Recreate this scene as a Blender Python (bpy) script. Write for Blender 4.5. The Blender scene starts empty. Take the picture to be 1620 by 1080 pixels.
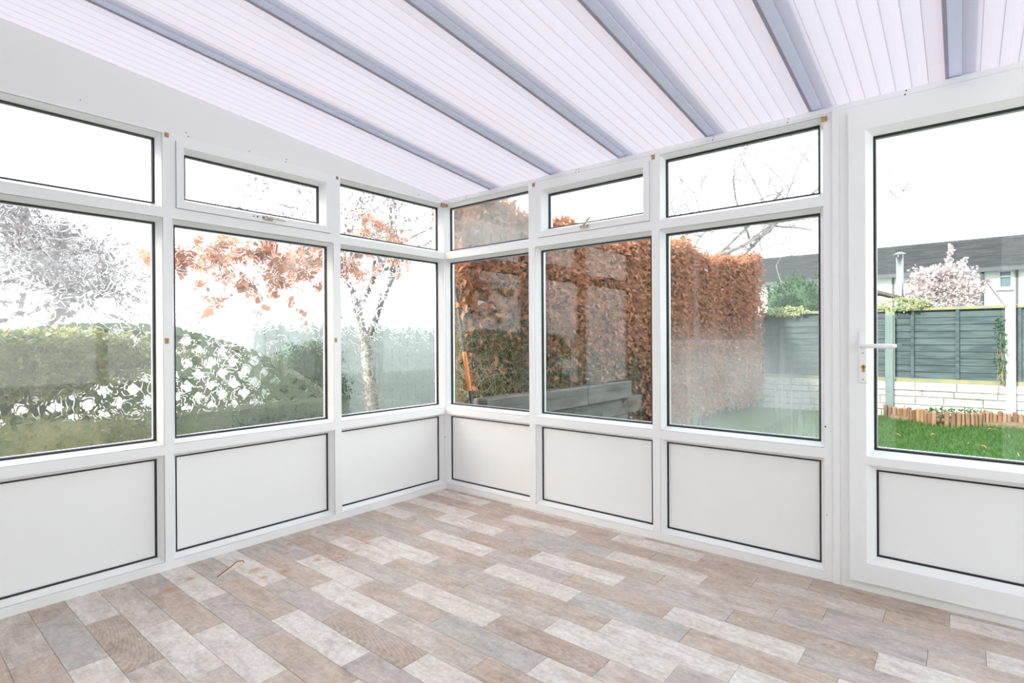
import bpy, math, random
import numpy as np
from mathutils import Vector, Matrix
S = bpy.context.scene
C = S.collection
R = random.Random(7)
NR = np.random.RandomState(11)

# ------------------------------------------------------------------ camera, light, exposure
cam = bpy.data.objects.new('camera', bpy.data.cameras.new('camera'))
C.objects.link(cam); S.camera = cam
yaw, pitch, roll = math.radians(129.505), math.radians(-0.16), math.radians(-0.323)
Fv = Vector((math.cos(yaw)*math.cos(pitch), math.sin(yaw)*math.cos(pitch), math.sin(pitch)))
Rt = Vector((math.sin(yaw), -math.cos(yaw), 0)); Uv = Rt.cross(Fv)
cr, sr = math.cos(roll), math.sin(roll)
Rr, Ur = Rt*cr+Uv*sr, -Rt*sr+Uv*cr
M = Matrix((Rr, Ur, -Fv)).transposed().to_4x4()
M.translation = (3.0101, -2.8628, 1.10)
cam.matrix_world = M
cam.data.sensor_width = 36; cam.data.lens = 36*862.77/1620
cam.data.clip_start = 0.02; cam.data.clip_end = 400

SUN = Vector((-0.24, -0.83, 0.50)).normalized()
w = bpy.data.worlds.new('sky'); S.world = w; w.use_nodes = True
nt = w.node_tree; nt.nodes.clear()
def wn(t, **k):
    n = nt.nodes.new(t)
    for a, b in k.items(): setattr(n, a, b)
    return n
tc = wn('ShaderNodeTexCoord'); sep = wn('ShaderNodeSeparateXYZ'); nt.links.new(tc.outputs['Generated'], sep.inputs[0])
rmp = wn('ShaderNodeValToRGB'); nt.links.new(sep.outputs['Z'], rmp.inputs[0])
e = rmp.color_ramp.elements
e[0].position = 0.0; e[0].color = (0.97, 0.985, 1.0, 1)
e[1].position = 0.9; e[1].color = (0.78, 0.86, 1.0, 1)
x = e.new(0.3); x.color = (0.92, 0.96, 1.0, 1)
dot = wn('ShaderNodeVectorMath', operation='DOT_PRODUCT'); dot.inputs[1].default_value = SUN
nt.links.new(tc.outputs['Generated'], dot.inputs[0])
mr = wn('ShaderNodeMapRange'); mr.inputs[1].default_value = -0.3; mr.inputs[2].default_value = 1.0
mr.inputs[3].default_value = 0.0; mr.inputs[4].default_value = 1.0
nt.links.new(dot.outputs['Value'], mr.inputs[0])
mp = wn('ShaderNodeMath', operation='POWER'); mp.inputs[1].default_value = 2.0; nt.links.new(mr.outputs[0], mp.inputs[0])
ma = wn('ShaderNodeMath', operation='MULTIPLY_ADD'); ma.inputs[1].default_value = 0.3; ma.inputs[2].default_value = 1.0
nt.links.new(mp.outputs[0], ma.inputs[0])
bg = wn('ShaderNodeBackground'); nt.links.new(rmp.outputs[0], bg.inputs[0]); nt.links.new(ma.outputs[0], bg.inputs[1])
wo = wn('ShaderNodeOutputWorld'); nt.links.new(bg.outputs[0], wo.inputs[0])

sl = bpy.data.lights.new('sun', 'SUN'); so = bpy.data.objects.new('sun', sl); C.objects.link(so)
sl.energy = 3.5; sl.angle = math.radians(5); sl.color = (1.0, 0.86, 0.72)
so.rotation_euler = SUN.to_track_quat('Z', 'Y').to_euler(); so.location = (0, 0, 20)

S.view_settings.view_transform = 'Standard'; S.view_settings.look = 'None'
S.view_settings.gamma = 1; S.view_settings.use_curve_mapping = False
S.view_settings.exposure = 2.05
S.cycles.use_denoising = True
S.cycles.max_bounces = 14; S.cycles.diffuse_bounces = 7; S.cycles.transparent_max_bounces = 24
S.cycles.transmission_bounces = 10; S.cycles.sample_clamp_indirect = 6

# ------------------------------------------------------------------ materials
MAT = {}
def mat(name, col=(0.8, 0.8, 0.8), rough=0.5, metal=0.0, spec=0.5):
    m = bpy.data.materials.new(name); m.use_nodes = True
    b = m.node_tree.nodes['Principled BSDF']
    b.inputs['Base Color'].default_value = (*col, 1); b.inputs['Roughness'].default_value = rough
    b.inputs['Metallic'].default_value = metal; b.inputs['Specular IOR Level'].default_value = spec
    MAT[name] = m
    return m
def N(m, t, **k):
    n = m.node_tree.nodes.new(t)
    for a, b in k.items(): setattr(n, a, b)
    return n
def L(m, a, b): m.node_tree.links.new(a, b)
def out(m): return m.node_tree.nodes['Material Output']
def bsdf(m): return m.node_tree.nodes['Principled BSDF']
def noisy(name, c1, c2, scale=8, rough=0.8, detail=4, dist=0.0, bump=0.0, stretch=(1, 1, 1), lo=0.35, hi=0.65, spec=0.3, rnd=False):
    m = mat(name, c1, rough, spec=spec)
    t = N(m, 'ShaderNodeTexCoord'); mp = N(m, 'ShaderNodeMapping'); mp.inputs['Scale'].default_value = stretch
    L(m, t.outputs['Object'], mp.inputs[0])
    if rnd:
        oi = N(m, 'ShaderNodeObjectInfo'); mm = N(m, 'ShaderNodeMath', operation='MULTIPLY'); mm.inputs[1].default_value = 37.0
        L(m, oi.outputs['Random'], mm.inputs[0]); L(m, mm.outputs[0], mp.inputs['Location'])
    n = N(m, 'ShaderNodeTexNoise'); n.inputs['Scale'].default_value = scale; n.inputs['Detail'].default_value = detail; n.inputs['Distortion'].default_value = dist
    L(m, mp.outputs[0], n.inputs['Vector'])
    r = N(m, 'ShaderNodeValToRGB'); r.color_ramp.elements[0].position = lo; r.color_ramp.elements[1].position = hi
    r.color_ramp.elements[0].color = (*c1, 1); r.color_ramp.elements[1].color = (*c2, 1)
    L(m, n.outputs['Fac'], r.inputs[0]); L(m, r.outputs[0], bsdf(m).inputs['Base Color'])
    if bump:
        b = N(m, 'ShaderNodeBump'); b.inputs['Strength'].default_value = bump; b.inputs['Distance'].default_value = 0.01
        L(m, n.outputs['Fac'], b.inputs['Height']); L(m, b.outputs[0], bsdf(m).inputs['Normal'])
    return m

mat('upvc', (0.91, 0.915, 0.915), 0.28)
mat('upvc_panel', (0.93, 0.93, 0.925), 0.35)
mat('gable_white', (0.89, 0.89, 0.89), 0.5)
mat('gasket', (0.012, 0.013, 0.018), 0.5)
mat('spacer', (0.75, 0.76, 0.78), 0.4, 0.6)
mat('bar_white', (0.74, 0.77, 0.99), 0.4)
mat('bar_gasket', (0.36, 0.33, 0.42), 0.6)
mat('cap_metal', (0.5, 0.5, 0.55), 0.4, 0.5)
noisy('aged_plastic', (0.78, 0.74, 0.62), (0.42, 0.38, 0.30), 60, 0.45)
noisy('tan_block', (0.55, 0.36, 0.18), (0.35, 0.22, 0.11), 90, 0.7)
mat('screw_dark', (0.06, 0.045, 0.04), 0.6)
noisy('rust_brown', (0.30, 0.15, 0.06), (0.55, 0.42, 0.3), 120, 0.8)
mat('brass', (0.75, 0.52, 0.15), 0.3, 1.0)
mat('keyhole', (0.03, 0.02, 0.02), 0.5)
mat('steel', (0.45, 0.47, 0.5), 0.35, 1.0)
mat('plaster', (0.80, 0.80, 0.77), 0.8)
mat('dark_room', (0.05, 0.045, 0.04), 0.9)
mat('radiator_white', (0.82, 0.82, 0.80), 0.3)
mat('tool_black', (0.035, 0.045, 0.06), 0.4)
mat('tool_orange', (0.85, 0.20, 0.05), 0.4)
noisy('soil', (0.10, 0.075, 0.05), (0.17, 0.13, 0.08), 20)
noisy('lawn_ground', (0.03, 0.08, 0.02), (0.055, 0.11, 0.03), 12, 0.9, 5)
noisy('path_moss', (0.13, 0.19, 0.10), (0.2, 0.22, 0.15), 6)
noisy('grey_sleeper', (0.085, 0.08, 0.072), (0.16, 0.15, 0.135), 9, 0.85, 5, 0, 0.4, (1, .3, 1), rnd=True)
noisy('painted_stone', (0.27, 0.27, 0.245), (0.42, 0.42, 0.41), 14, 0.85, 6, 0, 0.9, (1, 1, 2.4), rnd=True)
m = noisy('fence_paint', (0.030, 0.050, 0.058), (0.058, 0.084, 0.094), 3, 0.8, 6, 0.4, 0.2, (.8, .8, 5), 0.38, 0.6, rnd=True)
noisy('fence_rail', (0.22, 0.195, 0.11), (0.14, 0.16, 0.12), 5, 0.8, 4, rnd=True)
noisy('post_teal', (0.09, 0.13, 0.14), (0.12, 0.16, 0.165), 7, 0.85)
noisy('post_white', (0.50, 0.50, 0.50), (0.42, 0.42, 0.41), 12, 0.8)
noisy('log_wood', (0.09, 0.052, 0.034), (0.22, 0.14, 0.085), 3, 0.8, 4, 0, .3, (1, 1, .5), rnd=True)
noisy('roof_tile', (0.032, 0.036, 0.043), (0.056, 0.06, 0.069), 1.2, 0.9, 8, 0, 0, (1, 6, 6))
mat('render_white', (0.5, 0.5, 0.5), 0.8)
mat('timber_black', (0.05, 0.055, 0.07), 0.7)
mat('win_glass_far', (0.05, 0.09, 0.12), 0.3)
noisy('roof_felt', (0.06, 0.05, 0.05), (0.10, 0.08, 0.08), 15)
noisy('bark_grey', (0.20, 0.17, 0.15), (0.32, 0.29, 0.26), 20, 0.9, 6)
noisy('twig', (0.16, 0.14, 0.08), (0.42, 0.36, 0.26), 30, 0.8)
noisy('twig_bare', (0.12, 0.11, 0.12), (0.22, 0.2, 0.2), 10, 0.9)
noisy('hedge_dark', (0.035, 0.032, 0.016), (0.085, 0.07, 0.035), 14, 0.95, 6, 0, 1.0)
noisy('board_green', (0.15, 0.19, 0.12), (0.21, 0.25, 0.16), 5, 0.85, 5, rnd=True)
noisy('lattice_green', (0.11, 0.15, 0.09), (0.16, 0.20, 0.12), 8, 0.85)
noisy('picket_grey', (0.30, 0.35, 0.33), (0.38, 0.42, 0.40), 6, 0.85, rnd=True)
noisy('peel', (0.74, 0.56, 0.42), (0.85, 0.70, 0.56), 60, 0.7)
mat('peel_edge', (0.12, 0.07, 0.05), 0.8)
noisy('brick_far', (0.25, 0.2, 0.18), (0.32, 0.25, 0.22), 10)

def leafmat(name, cols, trans=0.35, rough=0.55):
    m = mat(name, cols[0], rough, spec=0.3)
    g = N(m, 'ShaderNodeNewGeometry'); r = N(m, 'ShaderNodeValToRGB')
    oi = N(m, 'ShaderNodeObjectInfo'); ad = N(m, 'ShaderNodeMath', operation='ADD'); fr = N(m, 'ShaderNodeMath', operation='FRACT')
    L(m, g.outputs['Random Per Island'], ad.inputs[0]); L(m, oi.outputs['Random'], ad.inputs[1]); L(m, ad.outputs[0], fr.inputs[0])
    el = r.color_ramp.elements
    for i, c in enumerate(cols):
        p = i/(len(cols)-1)
        if i == 0: q = el[0]
        elif i == len(cols)-1: q = el[1]
        else: q = el.new(p)
        q.position = p; q.color = (*c, 1)
    L(m, fr.outputs[0], r.inputs[0]); L(m, r.outputs[0], bsdf(m).inputs['Base Color'])
    t = N(m, 'ShaderNodeBsdfTranslucent'); L(m, r.outputs[0], t.inputs[0])
    mx = N(m, 'ShaderNodeMixShader'); mx.inputs[0].default_value = trans
    L(m, bsdf(m).outputs[0], mx.inputs[1]); L(m, t.outputs[0], mx.inputs[2]); L(m, mx.outputs[0], out(m).inputs[0])
    return m
leafmat('beech_leaf', [(0.52, 0.22, 0.12), (0.72, 0.38, 0.22), (0.42, 0.19, 0.11), (0.92, 0.72, 0.56), (0.62, 0.29, 0.15), (0.34, 0.17, 0.10)], 0.45)
leafmat('ivy_leaf', [(0.20, 0.25, 0.08), (0.27, 0.30, 0.11), (0.14, 0.20, 0.08), (0.30, 0.17, 0.12), (0.32, 0.32, 0.15)], 0.4)
leafmat('dark_leaf', [(0.05, 0.12, 0.05), (0.08, 0.17, 0.08), (0.10, 0.19, 0.10), (0.04, 0.09, 0.04)], 0.25)
leafmat('grass_blade', [(0.05, 0.12, 0.018), (0.08, 0.17, 0.028), (0.12, 0.18, 0.04), (0.03, 0.09, 0.016)], 0.35)
leafmat('petal', [(0.50, 0.40, 0.42), (0.56, 0.49, 0.50), (0.40, 0.30, 0.32), (0.56, 0.53, 0.53)], 0.4)
leafmat('clematis_leaf', [(0.42, 0.45, 0.25), (0.55, 0.52, 0.35), (0.3, 0.36, 0.18)], 0.3)
leafmat('dead_leaf', [(0.45, 0.25, 0.12), (0.6, 0.38, 0.2)], 0.1)

# clear glazing: what passes, plus a mirror share by Fresnel; some panes carry condensation between the two sheets
def glassmat(name, tint=(0.90, 0.935, 0.92), ior=1.37, mist=None):
    m = mat(name); nt = m.node_tree; nt.nodes.remove(bsdf(m))
    tr = N(m, 'ShaderNodeBsdfTransparent'); tr.inputs[0].default_value = (*tint, 1)
    gl = N(m, 'ShaderNodeBsdfGlossy'); gl.inputs['Roughness'].default_value = 0.0
    # symmetric Fresnel from the angle, the same from either face
    lw = N(m, 'ShaderNodeLayerWeight'); lw.inputs['Blend'].default_value = 0.5
    pw = N(m, 'ShaderNodeMath', operation='POWER'); pw.inputs[1].default_value = 5.0
    L(m, lw.outputs['Facing'], pw.inputs[0])
    r0 = ((ior-1)/(ior+1))**2
    fm = N(m, 'ShaderNodeMath', operation='MULTIPLY_ADD'); fm.inputs[1].default_value = 1-r0; fm.inputs[2].default_value = r0
    L(m, pw.outputs[0], fm.inputs[0])
    mx = N(m, 'ShaderNodeMixShader'); L(m, fm.outputs[0], mx.inputs[0]); L(m, tr.outputs[0], mx.inputs[1]); L(m, gl.outputs[0], mx.inputs[2])
    last = mx.outputs[0]
    if mist:
        ztop, zlow, amt, base = mist
        g = N(m, 'ShaderNodeNewGeometry'); sp = N(m, 'ShaderNodeSeparateXYZ'); L(m, g.outputs['Position'], sp.inputs[0])
        mrg = N(m, 'ShaderNodeMapRange', interpolation_type='SMOOTHSTEP'); mrg.inputs[1].default_value = ztop; mrg.inputs[2].default_value = zlow
        mrg.inputs[3].default_value = 0; mrg.inputs[4].default_value = 1; L(m, sp.outputs['Z'], mrg.inputs[0])
        mp = N(m, 'ShaderNodeMapping'); mp.inputs['Scale'].default_value = (60, 60, 3.0); L(m, g.outputs['Position'], mp.inputs[0])
        ns = N(m, 'ShaderNodeTexNoise'); ns.inputs['Scale'].default_value = 1.0; ns.inputs['Detail'].default_value = 3; L(m, mp.outputs[0], ns.inputs['Vector'])
        n2 = N(m, 'ShaderNodeTexNoise'); n2.inputs['Scale'].default_value = 3.0; L(m, g.outputs['Position'], n2.inputs['Vector'])
        s1 = N(m, 'ShaderNodeMapRange'); s1.inputs[1].default_value = .3; s1.inputs[2].default_value = .7; s1.inputs[3].default_value = .55; s1.inputs[4].default_value = 1.15
        L(m, ns.outputs[0], s1.inputs[0])
        s2 = N(m, 'ShaderNodeMapRange'); s2.inputs[1].default_value = .35; s2.inputs[2].default_value = .65; s2.inputs[3].default_value = .6; s2.inputs[4].default_value = 1.1
        L(m, n2.outputs[0], s2.inputs[0])
        a = N(m, 'ShaderNodeMath', operation='MULTIPLY'); L(m, mrg.outputs[0], a.inputs[0]); L(m, s1.outputs[0], a.inputs[1])
        b = N(m, 'ShaderNodeMath', operation='MULTIPLY'); L(m, a.outputs[0], b.inputs[0]); L(m, s2.outputs[0], b.inputs[1])
        c = N(m, 'ShaderNodeMath', operation='MULTIPLY_ADD'); L(m, b.outputs[0], c.inputs[0]); c.inputs[1].default_value = amt; c.inputs[2].default_value = base
        df = N(m, 'ShaderNodeBsdfDiffuse'); df.inputs[0].default_value = (.8, .84, .82, 1)
        tl = N(m, 'ShaderNodeBsdfTranslucent'); tl.inputs[0].default_value = (.8, .84, .82, 1)
        md = N(m, 'ShaderNodeMixShader'); md.inputs[0].default_value = .5; L(m, df.outputs[0], md.inputs[1]); L(m, tl.outputs[0], md.inputs[2])
        m2 = N(m, 'ShaderNodeMixShader'); L(m, c.outputs[0], m2.inputs[0]); L(m, last, m2.inputs[1]); L(m, md.outputs[0], m2.inputs[2])
        last = m2.outputs[0]
    L(m, last, out(m).inputs[0])
    return m
glassmat('glass_clear')
glassmat('glass_mist', ior=1.75, mist=(1.25, 0.85, 0.27, 0.02))
glassmat('glass_haze', mist=(1.0, 1.9, 0.22, 0.04))
glassmat('glass_door', ior=1.6)

def obscure():
    m = mat('glass_obscure_in'); m.node_tree.nodes.remove(bsdf(m))
    rf = N(m, 'ShaderNodeBsdfRefraction'); rf.inputs['IOR'].default_value = 1.45; rf.inputs['Roughness'].default_value = 0.0
    rf.inputs['Color'].default_value = (.97, .985, .98, 1)
    gl = N(m, 'ShaderNodeBsdfGlossy'); gl.inputs['Roughness'].default_value = 0.03
    fr = N(m, 'ShaderNodeLayerWeight'); pw = N(m, 'ShaderNodeMath', operation='POWER'); pw.inputs[1].default_value = 5
    L(m, fr.outputs['Facing'], pw.inputs[0])
    fm = N(m, 'ShaderNodeMath', operation='MULTIPLY_ADD'); fm.inputs[1].default_value = .95; fm.inputs[2].default_value = .05; L(m, pw.outputs[0], fm.inputs[0])
    mx = N(m, 'ShaderNodeMixShader'); L(m, fm.outputs[0], mx.inputs[0]); L(m, rf.outputs[0], mx.inputs[1]); L(m, gl.outputs[0], mx.inputs[2])
    L(m, mx.outputs[0], out(m).inputs[0])
    m = mat('glass_obscure_out'); m.node_tree.nodes.remove(bsdf(m))
    rf = N(m, 'ShaderNodeBsdfRefraction'); rf.inputs['IOR'].default_value = 1.45; rf.inputs['Roughness'].default_value = 0.02
    g = N(m, 'ShaderNodeNewGeometry'); ns = N(m, 'ShaderNodeTexNoise')
    ns.inputs['Scale'].default_value = 17; ns.inputs['Detail'].default_value = 1.0; ns.inputs['Distortion'].default_value = 1.6
    L(m, g.outputs['Position'], ns.inputs['Vector'])
    # ridged: 1 - |2n-1|, sharpened
    a = N(m, 'ShaderNodeMath', operation='MULTIPLY_ADD'); a.inputs[1].default_value = 2; a.inputs[2].default_value = -1; L(m, ns.outputs[0], a.inputs[0])
    ab = N(m, 'ShaderNodeMath', operation='ABSOLUTE'); L(m, a.outputs[0], ab.inputs[0])
    sm = N(m, 'ShaderNodeMath', operation='SUBTRACT'); sm.inputs[0].default_value = 1; L(m, ab.outputs[0], sm.inputs[1])
    pw = N(m, 'ShaderNodeMath', operation='POWER'); pw.inputs[1].default_value = 16; L(m, sm.outputs[0], pw.inputs[0])
    bp = N(m, 'ShaderNodeBump'); bp.inputs['Strength'].default_value = 1.0; bp.inputs['Distance'].default_value = 0.0003
    L(m, pw.outputs[0], bp.inputs['Height']); L(m, bp.outputs[0], rf.inputs['Normal'])
    tl = N(m, 'ShaderNodeBsdfTranslucent'); tl.inputs[0].default_value = (.75, .8, .78, 1)
    mx = N(m, 'ShaderNodeMixShader'); mx.inputs[0].default_value = .05; L(m, rf.outputs[0], mx.inputs[1]); L(m, tl.outputs[0], mx.inputs[2])
    L(m, mx.outputs[0], out(m).inputs[0])
obscure()

def opal():   # opal twin-wall roofing sheet
    m = mat('opal_sheet', (0.85, 0.83, 0.88), 0.35)
    t = N(m, 'ShaderNodeBsdfTranslucent'); t.inputs[0].default_value = (0.80, 0.775, 0.83, 1)
    g = N(m, 'ShaderNodeTexCoord'); mp = N(m, 'ShaderNodeMapping'); mp.inputs['Scale'].default_value = (9, .9, 1); L(m, g.outputs['Object'], mp.inputs[0])
    ns = N(m, 'ShaderNodeTexNoise'); ns.inputs['Scale'].default_value = 1; ns.inputs['Detail'].default_value = 3; L(m, mp.outputs[0], ns.inputs['Vector'])
    r = N(m, 'ShaderNodeValToRGB'); r.color_ramp.elements[0].position = .3; r.color_ramp.elements[0].color = (.178, .164, .176, 1)
    r.color_ramp.elements[1].position = .62; r.color_ramp.elements[1].color = (.174, .168, .188, 1)
    L(m, ns.outputs[0], r.inputs[0]); L(m, r.outputs[0], t.inputs[0])
    mx = N(m, 'ShaderNodeMixShader'); mx.inputs[0].default_value = .8
    L(m, bsdf(m).outputs[0], mx.inputs[1]); L(m, t.outputs[0], mx.inputs[2]); L(m, mx.outputs[0], out(m).inputs[0])
opal()

# rust rings left by furniture feet, shared by all planks (world position)
RUST = [(0.156,-1.163,.016),(0.204,-1.069,.018),(0.303,-1.035,.02),(0.424,-1.031,.028),(0.514,-1.084,.024),(0.557,-1.186,.02),(0.57,-1.299,.018),
        (0.507,-1.378,.022),(0.413,-1.424,.018),(0.302,-1.426,.018),(0.2,-1.361,.02),(0.14,-1.272,.016),(0.502,-1.55,.028),(0.384,-1.624,.03),
        (0.497,-1.645,.02),(0.24,-1.867,.02),(0.295,-1.972,.032),(0.235,-1.30,.05),(0.45,-1.10,.05)]
def rust_group():
    g = bpy.data.node_groups.new('rust_spots', 'ShaderNodeTree')
    g.interface.new_socket('Fac', in_out='OUTPUT', socket_type='NodeSocketFloat')
    o = g.nodes.new('NodeGroupOutput'); geo = g.nodes.new('ShaderNodeNewGeometry')
    ns = g.nodes.new('ShaderNodeTexNoise'); ns.inputs['Scale'].default_value = 25
    g.links.new(geo.outputs['Position'], ns.inputs['Vector'])
    mixv = g.nodes.new('ShaderNodeVectorMath'); mixv.operation = 'MULTIPLY_ADD'; mixv.inputs[1].default_value = (.03, .03, 0)
    g.links.new(ns.outputs['Color'], mixv.inputs[0]); g.links.new(geo.outputs['Position'], mixv.inputs[2])
    prev = None
    for i, (x, y, r) in enumerate(RUST):
        d = g.nodes.new('ShaderNodeVectorMath'); d.operation = 'DISTANCE'; d.inputs[1].default_value = (x+.015, y+.015, 0.0)
        g.links.new(mixv.outputs[0], d.inputs[0])
        q = g.nodes.new('ShaderNodeMapRange'); q.inputs[1].default_value = r*1.35; q.inputs[2].default_value = r*.15
        q.inputs[3].default_value = 0; q.inputs[4].default_value = .75 if r < .04 else .28
        g.links.new(d.outputs['Value'], q.inputs[0])
        if prev is None: prev = q.outputs[0]
        else:
            mx = g.nodes.new('ShaderNodeMath'); mx.operation = 'MAXIMUM'; g.links.new(prev, mx.inputs[0]); g.links.new(q.outputs[0], mx.inputs[1]); prev = mx.outputs[0]
    g.links.new(prev, o.inputs[0])
    return g
RG = rust_group()
def plank_mat(name, base, light, dark, grain=1.0, cath=False, tanmix=.38):
    m = mat(name, base, 0.42, spec=0.35)
    t = N(m, 'ShaderNodeTexCoord'); oi = N(m, 'ShaderNodeObjectInfo'); mm = N(m, 'ShaderNodeMath', operation='MULTIPLY'); mm.inputs[1].default_value = 53.0
    L(m, oi.outputs['Random'], mm.inputs[0])
    mp = N(m, 'ShaderNodeMapping'); mp.inputs['Scale'].default_value = (2.6, 7, 1); L(m, t.outputs['Object'], mp.inputs[0]); L(m, mm.outputs[0], mp.inputs['Location'])
    n1 = N(m, 'ShaderNodeTexNoise'); n1.inputs['Scale'].default_value = 3.0; n1.inputs['Detail'].default_value = 6; n1.inputs['Roughness'].default_value = .62; n1.inputs['Distortion'].default_value = .6
    L(m, mp.outputs[0], n1.inputs['Vector'])
    r = N(m, 'ShaderNodeValToRGB'); el = r.color_ramp.elements
    el[0].position = .30; el[0].color = (*dark, 1); el[1].position = .70; el[1].color = (*light, 1); q = el.new(.5); q.color = (*base, 1)
    L(m, n1.outputs['Fac'], r.inputs[0])
    # fine grain lines and speckle
    mp2 = N(m, 'ShaderNodeMapping'); mp2.inputs['Scale'].default_value = (6, 90, 1); L(m, t.outputs['Object'], mp2.inputs[0]); L(m, mm.outputs[0], mp2.inputs['Location'])
    n2 = N(m, 'ShaderNodeTexNoise'); n2.inputs['Scale'].default_value = 1.6; n2.inputs['Detail'].default_value = 5; n2.inputs['Roughness'].default_value = .7; L(m, mp2.outputs[0], n2.inputs['Vector'])
    r2 = N(m, 'ShaderNodeMapRange'); r2.inputs[1].default_value = .25; r2.inputs[2].default_value = .5; r2.inputs[3].default_value = 1-.32*grain; r2.inputs[4].default_value = 1.0
    L(m, n2.outputs['Fac'], r2.inputs[0])
    n3 = N(m, 'ShaderNodeTexNoise'); n3.inputs['Scale'].default_value = 55; n3.inputs['Detail'].default_value = 4; n3.inputs['Roughness'].default_value = .7
    mp3 = N(m, 'ShaderNodeMapping'); L(m, t.outputs['Object'], mp3.inputs[0]); L(m, mm.outputs[0], mp3.inputs['Location']); L(m, mp3.outputs[0], n3.inputs['Vector'])
    r3 = N(m, 'ShaderNodeMapRange'); r3.inputs[1].default_value = .3; r3.inputs[2].default_value = .6; r3.inputs[3].default_value = .80; r3.inputs[4].default_value = 1.05
    L(m, n3.outputs['Fac'], r3.inputs[0])
    mu = N(m, 'ShaderNodeMath', operation='MULTIPLY'); L(m, r2.outputs[0], mu.inputs[0]); L(m, r3.outputs[0], mu.inputs[1])
    fac = mu.outputs[0]
    if cath:
        mp4 = N(m, 'ShaderNodeMapping'); mp4.inputs['Scale'].default_value = (3.2, 13, 1); L(m, t.outputs['Object'], mp4.inputs[0]); L(m, oi.outputs['Random'], mp4.inputs['Location'])
        wv = N(m, 'ShaderNodeTexWave', wave_type='RINGS', rings_direction='Z'); wv.inputs['Scale'].default_value = 2.8; wv.inputs['Distortion'].default_value = 4.5; wv.inputs['Detail'].default_value = 2; wv.inputs['Detail Scale'].default_value = 1.2
        L(m, mp4.outputs[0], wv.inputs['Vector'])
        r4 = N(m, 'ShaderNodeMapRange'); r4.inputs[1].default_value = .25; r4.inputs[2].default_value = .75; r4.inputs[3].default_value = .90; r4.inputs[4].default_value = 1.06
        L(m, wv.outputs['Fac'], r4.inputs[0])
        m5 = N(m, 'ShaderNodeMath', operation='MULTIPLY'); L(m, fac, m5.inputs[0]); L(m, r4.outputs[0], m5.inputs[1]); fac = m5.outputs[0]
    n6 = N(m, 'ShaderNodeTexNoise'); n6.inputs['Scale'].default_value = 9; n6.inputs['Detail'].default_value = 5; n6.inputs['Roughness'].default_value = .6; L(m, mp3.outputs[0], n6.inputs['Vector'])
    r6 = N(m, 'ShaderNodeMapRange'); r6.inputs[1].default_value = .42; r6.inputs[2].default_value = .66; r6.inputs[3].default_value = 0; r6.inputs[4].default_value = tanmix; L(m, n6.outputs['Fac'], r6.inputs[0])
    m6 = N(m, 'ShaderNodeMix', data_type='RGBA'); L(m, r6.outputs[0], m6.inputs[0]); L(m, r.outputs[0], m6.inputs[6]); m6.inputs[7].default_value = (.60, .475, .38, 1) if name not in ('plank_B', 'plank_D') else (.60, .53, .49, 1)
    hs = N(m, 'ShaderNodeVectorMath', operation='SCALE'); L(m, m6.outputs[2], hs.inputs[0]); L(m, fac, hs.inputs['Scale'])
    gr = N(m, 'ShaderNodeGroup'); gr.node_tree = RG
    mx = N(m, 'ShaderNodeMix', data_type='RGBA'); L(m, gr.outputs[0], mx.inputs[0]); L(m, hs.outputs[0], mx.inputs[6]); mx.inputs[7].default_value = (.50, .22, .06, 1)
    L(m, mx.outputs[2], bsdf(m).inputs['Base Color'])
# W whitewashed, B tan, D deeper tan with cathedral grain, G cool grey, M mixed beige grey, S slate grey
plank_mat('plank_W', (.74, .665, .61), (.83, .77, .72), (.56, .49, .455), .5)
plank_mat('plank_B', (.54, .415, .33), (.65, .53, .44), (.39, .30, .24), .9)
plank_mat('plank_D', (.485, .365, .285), (.585, .465, .38), (.36, .27, .21), .9, True)
plank_mat('plank_G', (.52, .45, .415), (.63, .56, .515), (.36, .315, .295), .8)
plank_mat('plank_M', (.60, .51, .45), (.71, .635, .58), (.42, .355, .32), .8)
plank_mat('plank_S', (.51, .47, .44), (.60, .56, .53), (.39, .36, .34), .5)
mat('floor_base', (.26, .235, .22), .7)

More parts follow.
